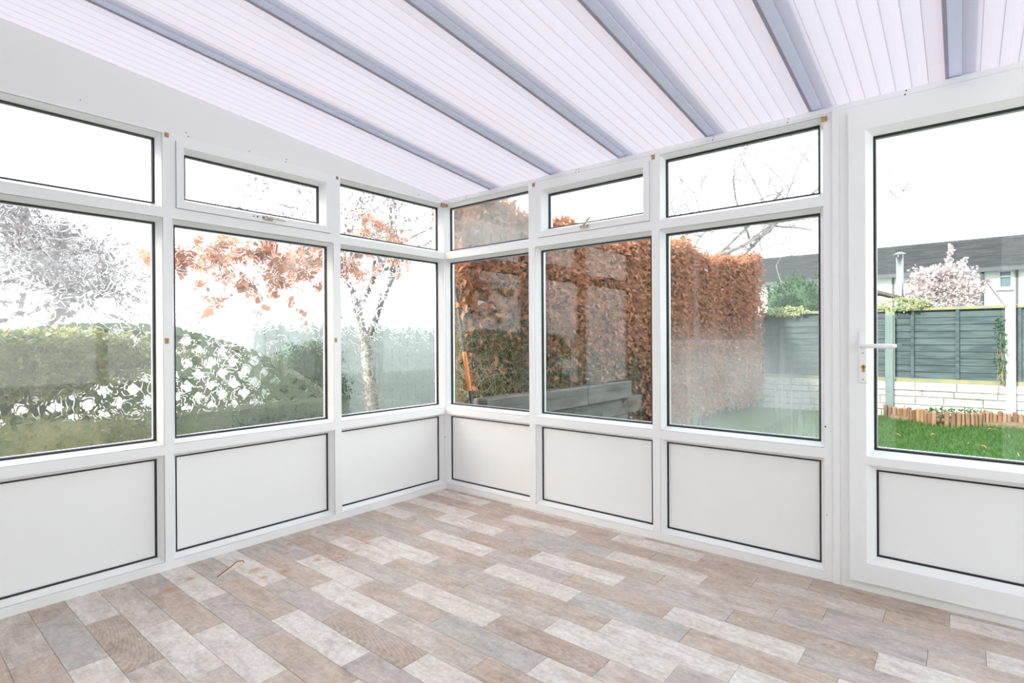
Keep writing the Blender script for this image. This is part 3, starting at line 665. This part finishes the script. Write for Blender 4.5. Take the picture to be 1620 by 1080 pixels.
for i in range(ny-1):
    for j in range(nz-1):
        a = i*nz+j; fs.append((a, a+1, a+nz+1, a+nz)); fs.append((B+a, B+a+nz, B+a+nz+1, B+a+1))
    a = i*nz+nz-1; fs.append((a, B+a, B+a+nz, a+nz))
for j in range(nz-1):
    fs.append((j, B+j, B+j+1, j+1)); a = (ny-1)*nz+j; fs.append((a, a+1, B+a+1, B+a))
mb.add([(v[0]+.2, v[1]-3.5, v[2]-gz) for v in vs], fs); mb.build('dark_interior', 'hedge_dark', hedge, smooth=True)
HO = np.array([-.2, 3.5, gz])
def hedge_pts(n, depth=(-.22, .05)):
    y = .20+6.94*NR.uniform(0, 1, n)**1.15; hf = -.02+.045*y+.05*np.sin(y*2.1)+.03*np.sin(y*5.3); ht = 2.16+.035*y+.06*np.sin(y*1.9+.6)+.045*np.sin(y*4.7)
    z = gz+.12+(ht-gz-.12)*NR.uniform(0, 1, n)**.85
    xx = hf+NR.uniform(depth[0], depth[1], n)
    top = NR.uniform(size=n) < .14
    z = np.where(top, ht+NR.uniform(-.14, .05, n), z); xx = np.where(top, hf+NR.uniform(-.45, .02, n), xx)
    return np.stack([xx, y, z], 1), ht
P, ht = hedge_pts(70000)
# near the conservatory the lower hedge is thin and shows its twigs; further on it is full
full = np.clip((P[:, 1]-.9)/2.2, 0, 1)*.9+np.clip((P[:, 2]-1.2)/.7, 0, 1)*.75*(P[:, 1] < 3.2)+.10
lowcut = np.where(P[:, 1] < 3.3, np.clip((P[:, 2]-.75)/.5, .12, 1), 1)
keep = NR.uniform(size=len(P)) < np.clip(full, 0, 1)*lowcut
P = P[keep]; n = len(P)
D = NR.normal(size=(n, 3)); D[:, 0] += .5; D[:, 2] -= .55
Nn = NR.normal(size=(n, 3)); Nn[:, 0] += .8; Nn[:, 1] -= .8
sz = NR.uniform(.05, .082, n)
cp = np.array([3.01, -2.86, 1.1]); dist = np.linalg.norm(P-cp, axis=1)
order = np.argsort(dist+np.where(P[:, 0] > -.02+.045*P[:, 1]-.06, 0, 4))
ind, rest = order[:290], order[290:]
V, F = leaves(P[rest]-HO, D[rest], Nn[rest], sz[rest], .55, .22, .18)
mesh_np('leaves', V, F, 'beech_leaf', hedge, 'stuff')
Vb, Fb = leaves(np.zeros((1, 3)), np.array([[1., 0, 0]]), np.array([[0., 0, 1]]), np.array([1.]), .55, .22, .18)
lm = bpy.data.meshes.new('leaf'); lm.from_pydata(Vb.tolist(), [], Fb.tolist()); lm.materials.append(MAT['beech_leaf'])
for q in ind:
    o = bpy.data.objects.new('leaf', lm); o.parent = hedge; C.objects.link(o)
    d = Vector(D[q]).normalized(); nn = Vector(Nn[q]); s_ = d.cross(nn).normalized(); nn = s_.cross(d)
    Mx = Matrix((d, -s_, nn)).transposed().to_4x4(); k_ = sz[q]*1.25
    Mx = Matrix.Translation(Vector(P[q]-HO)) @ Mx @ Matrix.Scale(k_, 4); o.matrix_local = Mx
P, _ = hedge_pts(26000, (-.2, .02)); m_ = (P[:, 1] < 3.2) | (NR.uniform(size=len(P)) < .2); P = P[m_]; n = len(P)
D = NR.normal(size=(n, 3)); D[:, 2] += .3
V, F = twigs(P-HO, D, NR.uniform(.06, .26, n), NR.uniform(.0006, .0017, n), .3)
mesh_np('twigs', V, F, 'twig', hedge, 'stuff')
n = 26; P = np.stack([np.linspace(.5, 7, n)+NR.uniform(-.1, .1, n), ], 1)[:, 0]
mb = MB()
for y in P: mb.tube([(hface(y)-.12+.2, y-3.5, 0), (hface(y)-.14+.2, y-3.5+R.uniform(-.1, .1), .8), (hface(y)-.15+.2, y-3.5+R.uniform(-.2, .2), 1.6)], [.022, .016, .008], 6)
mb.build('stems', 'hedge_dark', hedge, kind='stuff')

# grey sleeper edging under the hedge
sw = empty('sleeper_wall', (0, 1.6, gz)); tag(sw, 'low grey timber sleeper edging wall running under the beech hedge', 'wall')
for c in range(4):
    z0_ = c*.185
    for s_ in range(3):
        a = .30+s_*.92-(.35 if c % 2 else 0); b_ = a+.915
        a = max(a, .30); b_ = min(b_, 3.05)
        if b_-a < .1: continue
        jt = R.uniform(-.006, .006)
        MB().cbox((a-1.6, (.03 if c < 3 else .015)+jt, z0_), (b_-1.6, (.13 if c < 3 else .17)+jt, z0_+.18), .008, lambda s, x_, z: (x_-.02, s, z)).build('sleeper', 'grey_sleeper', sw, loc=(.06, (a+b_)/2-1.6, z0_))

# telescopic pole leaning outside the corner
pa, pz = Vector((.088, .20, .545)), Vector((-.098, .20, 1.52))
pole = empty('garden_pole', tuple(pa)); tag(pole, 'black long-handled garden tool with orange sleeve leaning outside beside the corner', 'garden tool')
def along(t): return (pz-pa)*t
def seg(nm, t0, t1, r, m, n_=12): return MB().tube([along(t0), along(t1)], r, n_).build(nm, m, pole, smooth=False)
seg('lower_shaft', -.55, .17, .013, 'tool_black'); seg('orange_sleeve', .165, .475, .017, 'tool_orange'); seg('upper_shaft', .47, .84, .013, 'tool_black')
seg('orange_collar', .835, .875, .018, 'tool_orange'); seg('grip', .87, 1.0, .0165, 'tool_black')
MB().tube([along(-.55)+Vector((-.03, 0, 0)), along(-.55)+Vector((.03, 0, 0)), along(-.62)+Vector((.045, 0, 0))], [.012, .016, .006], 8).build('cutting_head', 'tool_black', pole)

# ------------------------------------------------------------------ end wall, fence and edging
YW = 7.22
gw = empty('garden_wall', (2.5, YW, gz)); tag(gw, 'low white painted stone block wall under the green fence', 'garden wall')
MB().box((-3.1, .06, 0), (4.5, .16, .54)).build('wall_core', 'post_white', gw)
zz = 0.0
for c, hgt in enumerate((.105, .095, .12, .09, .125)):
    xx = -3.1-(.17 if c % 2 else 0)
    while xx < 4.45:
        ln = R.uniform(.30, .52); jt = R.uniform(-.012, .010)
        MB().cbox((xx+.0025, zz+.0025, -.05), (xx+ln-.0025, zz+hgt-.0025, .05+jt), .010, lambda s, z, d: (s, .05-d, z)).build('stone_block', 'painted_stone', gw, loc=(xx+ln/2, 0, zz))
        xx += ln
    zz += hgt
FZ = gz+.535
def fence_panel(x0, x1, label, battens):
    r = empty('garden_fence', ((x0+x1)/2, YW+.06, FZ)); tag(r, label, 'fence', 'green overlap panels on the white wall')
    w_ = (x1-x0)/2; n_ = 10; H = 1.10
    for q in range(n_):
        z0_ = .06+q*(H-.10)/n_; z1_ = z0_+(H-.10)/n_+.014; wob = R.uniform(-.004, .004)
        vs = [(-w_, .010, z0_+wob), (w_, .010, z0_-wob), (w_, .016, z0_-wob), (-w_, .016, z0_+wob), (-w_, .024, z1_), (w_, .024, z1_), (w_, .030, z1_), (-w_, .030, z1_)]
        MB().add(vs, [(0,3,2,1),(4,5,6,7),(0,1,5,4),(1,2,6,5),(2,3,7,6),(3,0,4,7)]).build('slat', 'fence_paint', r, loc=(0, 0, z0_))
    for bx__ in battens: MB().box((bx__-r.location.x-.020, -.014, 0), (bx__-r.location.x+.020, .008, H-.03)).build('batten', 'fence_paint', r)
    MB().cbox((-w_, H-.035, -.035), (w_, H+.012, .025), .006, lambda s, z, d: (s, -d, z)).build('top_rail', 'fence_rail', r)
    MB().box((-w_, -.02, .0), (w_, .018, .055)).build('bottom_rail', 'fence_rail', r)
fence_panel(-.62, .235, 'green overlap fence panel mostly hidden behind the hedge end', (-.6, -.2))
fence_panel(.30, 2.10, 'wide green overlap fence panel seen through the misted window', (.34, .62, 1.21, 1.72))
fence_panel(2.22, 3.475, 'green overlap fence panel seen through the middle of the door glass', (2.44, 2.965))
fence_panel(3.58, 5.30, 'green overlap fence panel right of the white post', (3.62, 4.2, 4.8))
fence_panel(5.38, 7.0, 'green overlap fence panel beyond the door frame, outside the photo', (5.45, 6.2))
def post(x0, x1, top, m, label):
    mb = MB(); mb.cbox((x0, YW-.06, gz), (x1, YW+.075, top), .015); tag(mb.build('fence_post', m, loc=((x0+x1)/2, YW, gz)), label, 'post')
post(2.11, 2.21, FZ+1.02, 'post_teal', 'pale teal painted post between two fence panels behind the door glass')
post(3.478, 3.575, FZ+1.16, 'post_white', 'white concrete post standing taller than the fence near the photo edge')
post(.24, .295, FZ+1.04, 'post_teal', 'teal post beside the end of the hedge')
post(5.305, 5.375, FZ+1.04, 'post_teal', 'teal post further right, outside the photo')
# half-log edging curve
le = empty('log_edging', (2.8, 6.7, gz)); tag(le, 'curved brown half-log roll edging on the lawn before the white wall', 'edging')
cps = [(2.12, 7.12), (2.30, 6.98), (2.50, 6.72), (2.72, 6.50), (2.92, 6.48), (3.12, 6.68), (3.30, 6.92), (3.5, 7.08), (3.8, 7.12)]
acc = 0
path = []
for i in range(len(cps)-1):
    a, b_ = Vector(cps[i]), Vector(cps[i+1]); n_ = max(1, int((b_-a).length/.058))
    for q in range(n_): path.append(a.lerp(b_, q/n_))
for p in path:
    h_ = R.uniform(.16, .21); r_ = R.uniform(.026, .030)
    t = R.uniform(-.02, .02)
    MB().tube([(0, 0, -.02), (t*.5, 0, h_*.92), (t, 0, h_)], [r_, r_, r_*.7], 8).build('log', 'log_wood', le).location = (p.x-2.8, p.y-6.7, 0)
MB().box((-.6, .1, 0), (.9, .42, .06)).build('soil', 'soil', le)
# low weeds on the soil behind the edging and ivy on the post
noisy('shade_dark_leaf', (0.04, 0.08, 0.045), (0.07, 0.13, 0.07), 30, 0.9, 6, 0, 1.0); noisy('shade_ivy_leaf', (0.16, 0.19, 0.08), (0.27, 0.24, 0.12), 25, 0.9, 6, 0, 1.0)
def bush(name, center, rad3, n, m, label, cat, size=(.03, .06), stemm='twig', wr=.6, core=None, up=0.0):
    r = empty(name, (center[0], center[1], center[2]-rad3[2])); tag(r, label, cat)
    u = unit(NR.normal(size=(n, 3))); rr = NR.uniform(.55, 1.0, (n, 1))**.6
    lump = 1+.16*np.sin(u[:, :1]*7+center[0])*np.cos(u[:, 1:2]*6+center[1])+.10*np.sin(u[:, 2:3]*11)
    P = u*rr*lump*np.array(rad3)+np.array([0, 0, rad3[2]]); P[:, 2] = np.maximum(P[:, 2], .0)
    D = u+NR.normal(size=(n, 3))*.7; D[:, 2] += up
    V, F = leaves(P, D, NR.normal(size=(n, 3))+u, NR.uniform(size[0], size[1], n), wr)
    mesh_np('leaves', V, F, m, r, 'stuff')
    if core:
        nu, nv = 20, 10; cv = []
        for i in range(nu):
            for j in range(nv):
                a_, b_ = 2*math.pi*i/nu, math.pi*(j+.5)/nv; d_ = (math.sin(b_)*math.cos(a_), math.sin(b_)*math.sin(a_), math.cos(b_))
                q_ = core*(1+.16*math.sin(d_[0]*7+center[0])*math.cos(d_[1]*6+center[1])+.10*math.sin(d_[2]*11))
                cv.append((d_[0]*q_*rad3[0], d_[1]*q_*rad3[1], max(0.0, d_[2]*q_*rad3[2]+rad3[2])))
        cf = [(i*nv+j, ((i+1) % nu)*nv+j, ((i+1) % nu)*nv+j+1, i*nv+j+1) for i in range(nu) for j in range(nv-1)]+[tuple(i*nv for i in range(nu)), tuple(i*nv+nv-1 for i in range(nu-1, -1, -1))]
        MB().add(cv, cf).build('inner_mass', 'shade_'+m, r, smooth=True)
    k = max(10, n//60); P2 = NR.uniform(-.6, .6, (k, 3))*np.array([rad3[0], rad3[1], .0]); tg = unit(NR.normal(size=(k, 3)))*np.array(rad3)*.75+np.array([0, 0, rad3[2]])
    D2 = tg-P2; V, F = twigs(P2, D2, np.linalg.norm(D2, axis=1), .003, .08); mesh_np('stems', V, F, stemm, r, 'stuff')
    return r
bush('weed_clump', (2.95, 7.00, gz+.12), (.4, .05, .08), 500, 'dark_leaf', 'low dark green weeds between the log edging and the white wall', 'weeds', (.02, .05))
bush('ivy_sprig', (3.42, YW-.09, .95), (.06, .035, .45), 160, 'dark_leaf', 'thin ivy sprig climbing beside the white concrete post', 'ivy', (.03, .06))
bush('clematis', (2.30, YW+.03, FZ+1.17), (.34, .10, .09), 500, 'clematis_leaf', 'pale green climber tumbling over the fence top left in the door glass', 'climber', (.03, .06))
bush('clematis', (.72, YW+.0, FZ+1.12), (.32, .10, .07), 380, 'clematis_leaf', 'straggly climber on the fence rail seen through the misted window', 'climber', (.03, .06))
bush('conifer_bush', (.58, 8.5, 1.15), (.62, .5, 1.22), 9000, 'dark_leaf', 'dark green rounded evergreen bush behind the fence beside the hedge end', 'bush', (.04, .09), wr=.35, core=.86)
for i, (x_, y_, lb) in enumerate(((2.38, 5.05, 'brown fallen leaf on the lawn nearest the door handle side'), (2.72, 5.2, 'pale fallen leaf on the lawn below the middle of the log edging'),
        (3.25, 6.1, 'fallen leaf on the grass just before the right end of the log edging'), (3.15, 4.75, 'lone fallen leaf on the lawn low beside the white post reflection'))):
    o = bpy.data.objects.new('fallen_leaf', lm); o.location = (x_, y_, gz+.06); o.rotation_euler = (R.uniform(-.3, .3), R.uniform(-.3, .3), R.uniform(0, 6)); o.scale = (.09, .09, .09); C.objects.link(o)
    tag(o, lb, 'leaf', 'fallen leaves on the lawn')

# ------------------------------------------------------------------ beyond the fence
bl = bush('blossom_tree', (2.72, 11.0, 1.95), (.62, .5, .62), 5200, 'petal', 'pink and white blossom tree in flower before the white house', 'tree', (.035, .07), 'twig_bare', .8)
def blossom_spray(c, d, ln, n):
    t = NR.uniform(0, 1, (n, 1)); P = np.array(c)+np.array(d)*t*ln+NR.normal(size=(n, 3))*.05*(1.2-t)
    V, F = leaves(P, NR.normal(size=(n, 3)), NR.normal(size=(n, 3)), NR.uniform(.03, .06, n), .8); mesh_np('blossom_spray', V, F, 'petal', bl, 'stuff')
for d, l_ in (((.15, 0, 1), .95), ((.5, 0, .9), .75), ((-.5, 0, .8), .6), ((.9, 0, .25), .75), ((-.9, 0, .45), .65), ((-.2, 0, 1), .55)):
    blossom_spray((0, 0, .65), tuple(Vector(d).normalized()), l_, 420)
# garden shed with felt roof
sd = empty('garden_shed', (1.35, 9.9, gz)); tag(sd, 'dark felt-roofed garden shed showing above the fence', 'shed')
MB().box((-1.0, -.5, 0), (1.0, .7, 1.78)).build('shed_wall', 'board_green', sd)
mb = MB(); mb.add([(-1.25, -.62, 1.72), (0.35, -.62, 2.13), (1.25, -.62, 1.80), (-1.25, .8, 1.72), (0.35, .8, 2.13), (1.25, .8, 1.80), (-1.25, -.62, 1.69), (.35, -.62, 2.07), (1.25, -.62, 1.75), (-1.25, .8, 1.69), (.35, .8, 2.07), (1.25, .8, 1.75)],
    [(0,1,4,3),(1,2,5,4),(6,9,10,7),(7,10,11,8),(0,6,7,1),(1,7,8,2),(3,4,10,9),(4,5,11,10),(0,3,9,6),(2,8,11,5)]); mb.build('felt_roof', 'roof_felt', sd)
fp = empty('flue_pipe', (2.03, 10.9, gz)); tag(fp, 'shiny steel flue pipe with rain cap rising behind the fence', 'flue')
MB().tube([(0, 0, 0), (0, 0, 2.86)], .062, 16).build('pipe', 'steel', fp, smooth=True)
MB().tube([(0, 0, 2.92), (0, 0, 2.96)], [.12, .04], 16).build('rain_cap', 'steel', fp)
for a in (0, 2.1, 4.2): MB().tube([(.055*math.cos(a), .055*math.sin(a), 2.84), (.055*math.cos(a), .055*math.sin(a), 2.94)], .006, 6).build('cap_strut', 'steel', fp)
# clothes-line post
cl = empty('washing_line_post', (3.35, 12.5, gz)); tag(cl, 'dark slim washing line post with sagging line before the white house', 'post')
MB().tube([(0, 0, 0), (0, 0, 2.55)], .03, 8).build('pole', 'timber_black', cl); MB().tube([(0, 0, 2.5), (.22, 0, 2.1), (.42, 0, 1.75), (1.6, 0, 1.9)], .012, 6).build('line', 'timber_black', cl)

hs = empty('neighbour_house', (0, 32.5, gz)); tag(hs, 'long white bungalow with grey tiled roof and dark timber strips beyond the garden', 'house')
MB().box((-14, 0, 0), (14, 8.8, 4.6)).build('wall', 'render_white', hs)
mb = MB(); mb.add([(-14.6, -.5, 4.56), (14.6, -.5, 4.56), (14.6, 4.4, 6.56), (-14.6, 4.4, 6.56), (14.6, 9.3, 4.56), (-14.6, 9.3, 4.56), (-14.6, -.5, 4.40), (14.6, -.5, 4.40), (14.6, 9.3, 4.40), (-14.6, 9.3, 4.40)],
    [(0,1,2,3),(3,2,4,5),(6,9,8,7),(0,6,7,1),(5,4,8,9),(1,7,8,4,2),(0,3,5,9,6)]); rf = mb.build('roof', 'roof_tile', hs)
MB().box((-14.6, 4.3, 6.52), (14.6, 4.5, 6.66)).build('ridge', 'roof_tile', rf)
mb = MB()
for q in range(22):      # tile courses as shallow steps
    t = q/22; y_ = -.5+t*4.9; z_ = 4.57+t*2.0; mb.box((-14.6, y_, z_), (14.6, y_+.10, z_+.045))
mb.build('tile_courses', 'roof_tile', rf, kind='stuff')
MB().box((-14.6, -.56, 4.36), (14.6, -.48, 4.56)).build('gutter', 'timber_black', hs)
for xx in (-9, -6, -3, .2, 1.5, 2.7, 3.82, 5.05, 6.3, 8.5, 11): MB().box((xx-.05, -.04, 2.2), (xx+.05, .0, 4.42)).build('timber_strip', 'timber_black', hs)
MB().box((4.30, -.03, 3.40), (4.95, .0, 3.47)).build('timber_strip', 'timber_black', hs)
for (xa, xb, za, zb) in ((4.38, 4.90, 3.55, 4.42), (7.0, 8.2, 3.2, 4.3), (-2.2, -.8, 3.2, 4.3)):
    f = MB(); ring(f, (xa+.07, xb-.07, za+.07, zb-.07), (xa, xb, za, zb), .06, .06, 0, lambda s, z, d: (s, -d, z)); f.box((xa+.05, -.06, zb-.33), (xb-.05, 0, zb-.26)); fo = f.build('window', 'render_white', hs)
    MB().box((xa+.05, -.02, za+.05), (xb-.05, .02, zb-.05)).build('glass', 'win_glass_far', fo)
MB().box((-10.5, 3.9, 6.3), (-9.7, 4.7, 7.75)).build('chimney', 'brick_far', hs); MB().tube([(-10.1, 4.3, 7.7), (-10.1, 4.3, 8.05)], .14, 10).build('chimney_pot', 'brick_far', hs)
MB().box((2.45, 3.0, 5.9), (2.55, 3.1, 6.35)).build('vent_pipe', 'render_white', hs)

# bare trees: recursive branches
def bare_tree(name, base, h0, spread, seed, label, m='twig_bare', lean=(0, 0, 1), depth=5, r0=.09, dens=3, minr=.0045):
    rr = random.Random(seed); r = empty(name, base); tag(r, label, 'tree')
    tr, br = MB(), MB()
    def grow(p, d, ln, rad, lv):
        q = p; pts = [p]; dd = d.copy(); nseg = 4
        for s_ in range(nseg):
            dd = (dd+Vector((rr.uniform(-1, 1), rr.uniform(-1, 1), rr.uniform(-.7, .8)))*.16).normalized(); q = q+dd*ln/nseg; pts.append(q)
        rads = [rad*(1-.45*t/nseg) for t in range(nseg+1)]
        (tr if lv == 0 else br).tube(pts, rads, 6 if lv < 2 else 4 if lv < 4 else 3, cap=False)
        if lv >= depth: return
        nb = dens if lv else dens+1
        for b_ in range(nb):
            t = rr.choice([2, 3, 4]) if lv else rr.choice([3, 4, 4]); pb_ = pts[t]
            ax = Vector((rr.uniform(-1, 1), rr.uniform(-1, 1), rr.uniform(-.6, .6))).normalized()
            nd = (dd*.75+ax*spread+Vector((0, 0, .08))).normalized()
            grow(pb_, nd, ln*rr.uniform(.55, .8), max(rads[t]*.68, minr), lv+1)
    grow(Vector((0, 0, 0)), Vector(lean).normalized(), h0, r0, 0)
    tr.build('trunk', 'bark_grey', r, smooth=True); br.build('branches', m, r, kind='stuff')
    return r
bare_tree('bare_tree', (-2.25, 11.0, gz), 3.4, .95, 9, 'bare winter tree with fine grey twigs above the hedge and bush', lean=(.10, 0, 1), depth=5, r0=.13, minr=.0085)
bare_tree('bare_tree', (-2.2, .95, gz), 1.6, .75, 9, 'grey forked bare tree blurred behind obscure glass beside the corner', lean=(.0, .02, 1), depth=6, r0=.09)
bare_tree('bare_tree', (-3.6, -1.8, gz-.3), 1.25, 1.0, 21, 'grey bare tree blurred high in the leftmost obscure pane', depth=6, r0=.16, dens=4)

# ------------------------------------------------------------------ outside the obscure windows
def arch(y): return max(.62, 1.21-.24*(y+1.8)**2)
tf = empty('trellis_fence', (-1.2, -1.7, gz)); tag(tf, 'arch-topped trellis fence with diamond holes outside the obscure windows', 'trellis fence')
def tfl(x_, y_, z_): return (x_, y_+1.7, z_-gz)
for q in range(26):
    y0_ = -3.3+q*.125
    MB().box(tfl(-.01, y0_+.003, gz), tfl(.012, y0_+.122, .60)).build('board', 'board_green', tf, loc=(0, y0_+1.76, 0))
MB().box(tfl(-.02, -3.3, .585), tfl(.03, -.05, .625)).build('mid_rail', 'board_green', tf)
mb = MB(); ys = [-3.3+i*.13 for i in range(26)]
for a, b_ in zip(ys[:-1], ys[1:]):
    za, zb = arch(a), arch(b_); vs = [tfl(x_, y_, z_) for x_ in (-.02, .03) for y_, z_ in ((a, za-.03), (b_, zb-.03), (b_, zb+.015), (a, za+.015))]
    mb.add(vs, [(0,1,2,3),(4,7,6,5),(0,4,5,1),(2,6,7,3)])
mb.build('arch_cap', 'board_green', tf)
pitch_, sw2 = .160, .054
for sgn in (1, -1):
    for q in range(-12, 34):
        c = -3.3-.6+q*pitch_+(.03 if sgn > 0 else .085)
        # line y = c + t (sgn) , z = .6 + t
        t0 = None; t1 = None
        for i in range(0, 140):
            t = i*.005; y_ = c+sgn*t; z_ = .6+t
            if -3.28 < y_ < -.08 and z_ < arch(y_)-.01:
                t0 = t if t0 is None else t0; t1 = t
            elif t0 is not None: break
        if t0 is None or t1-t0 < .04: continue
        dx = sw2*.707/1.0
        vs = []
        for x_ in ((-.004, .004) if sgn > 0 else (.006, .014)):
            vs += [tfl(x_, c+sgn*t0-dx, .6+t0), tfl(x_, c+sgn*t0+dx, .6+t0), tfl(x_, c+sgn*t1+dx, .6+t1), tfl(x_, c+sgn*t1-dx, .6+t1)]
        MB().add(vs, [(0,1,2,3),(4,7,6,5),(0,4,5,1),(1,5,6,2),(2,6,7,3),(3,7,4,0)]).build('slat', 'lattice_green', tf)
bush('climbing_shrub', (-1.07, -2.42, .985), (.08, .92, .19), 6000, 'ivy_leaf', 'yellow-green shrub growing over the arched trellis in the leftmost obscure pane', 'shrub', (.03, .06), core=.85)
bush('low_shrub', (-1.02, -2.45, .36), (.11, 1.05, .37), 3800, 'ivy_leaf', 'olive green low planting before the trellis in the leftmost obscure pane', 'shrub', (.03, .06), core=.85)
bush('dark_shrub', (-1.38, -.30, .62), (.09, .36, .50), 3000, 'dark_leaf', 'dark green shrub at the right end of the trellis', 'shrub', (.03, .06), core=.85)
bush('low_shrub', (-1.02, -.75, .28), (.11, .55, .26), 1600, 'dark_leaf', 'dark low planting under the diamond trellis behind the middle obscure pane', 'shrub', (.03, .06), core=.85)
# overhanging beech branches with brown leaves
def beech_branch(p0, p1, n, label):
    r = empty('beech_branch', p0); tag(r, label, 'branch')
    v = Vector(p1)-Vector(p0); mb = MB(); pts = [v*t+Vector((0, 0, -.12*t*t)) for t in (0, .25, .5, .75, 1)]
    mb.tube(pts, [.011, .009, .007, .005, .003], 6)
    tips = []
    for i in range(26):
        t = R.uniform(.1, 1); a = v*t+Vector((0, 0, -.12*t*t)); d = Vector((R.uniform(-.5, .5), R.uniform(-.6, .6), R.uniform(-1, .25))).normalized(); l_ = R.uniform(.15, .5)
        mb.tube([a, a+d*l_*.5+Vector((0, 0, .02)), a+d*l_], [.004, .003, .0015], 4); tips += [(a+d*l_*R.uniform(.2, 1)) for _ in range(max(1, 3*n//26))]
    mb.build('stem', 'twig', r)
    P = np.array([tuple(t) for t in tips]); k = len(P); D = NR.normal(size=(k, 3)); D[:, 2] -= .9
    V, F = leaves(P, D, NR.normal(size=(k, 3)), NR.uniform(.07, .12, k), .75, .2); mesh_np('leaves', V, F, 'beech_leaf', r, 'stuff')
beech_branch((-.95, .15, 2.02), (-.92, -1.70, 1.78), 105, 'brown-leaved beech branch hanging across the middle obscure pane')
beech_branch((-.9, .45, 2.12), (-.75, -.45, 1.98), 50, 'brown-leaved beech branch high behind the obscure pane beside the corner')
beech_branch((-1.0, -.1, 1.80), (-.85, -1.2, 1.62), 40, 'small beech spray below the longer branch in the middle obscure pane')
# grey picket fence past the trellis
pf = empty('picket_fence', (-3.0, 1.9, gz)); tag(pf, 'tall grey pointed board fence blurred behind the obscure pane beside the corner', 'fence')
for q in range(34):
    y0_ = -.05+q*.135; tp = 1.24+.02*math.sin(q*1.7)
    vs = [(x_, y_-1.9, z_-gz) for x_ in (-.01, .012) for y_, z_ in ((y0_, gz), (y0_+.128, gz), (y0_+.128, tp-.02), (y0_+.03, tp+.10), (y0_, tp))]
    MB().add(vs, [(0,1,2,3,4),(5,9,8,7,6),(0,5,6,1),(1,6,7,2),(2,7,8,3),(3,8,9,4),(4,9,5,0)]).build('board', 'picket_grey', pf)
MB().box((-.05, -1.95, .9), (-.012, 2.7, .98)).build('rail', 'picket_grey', pf)
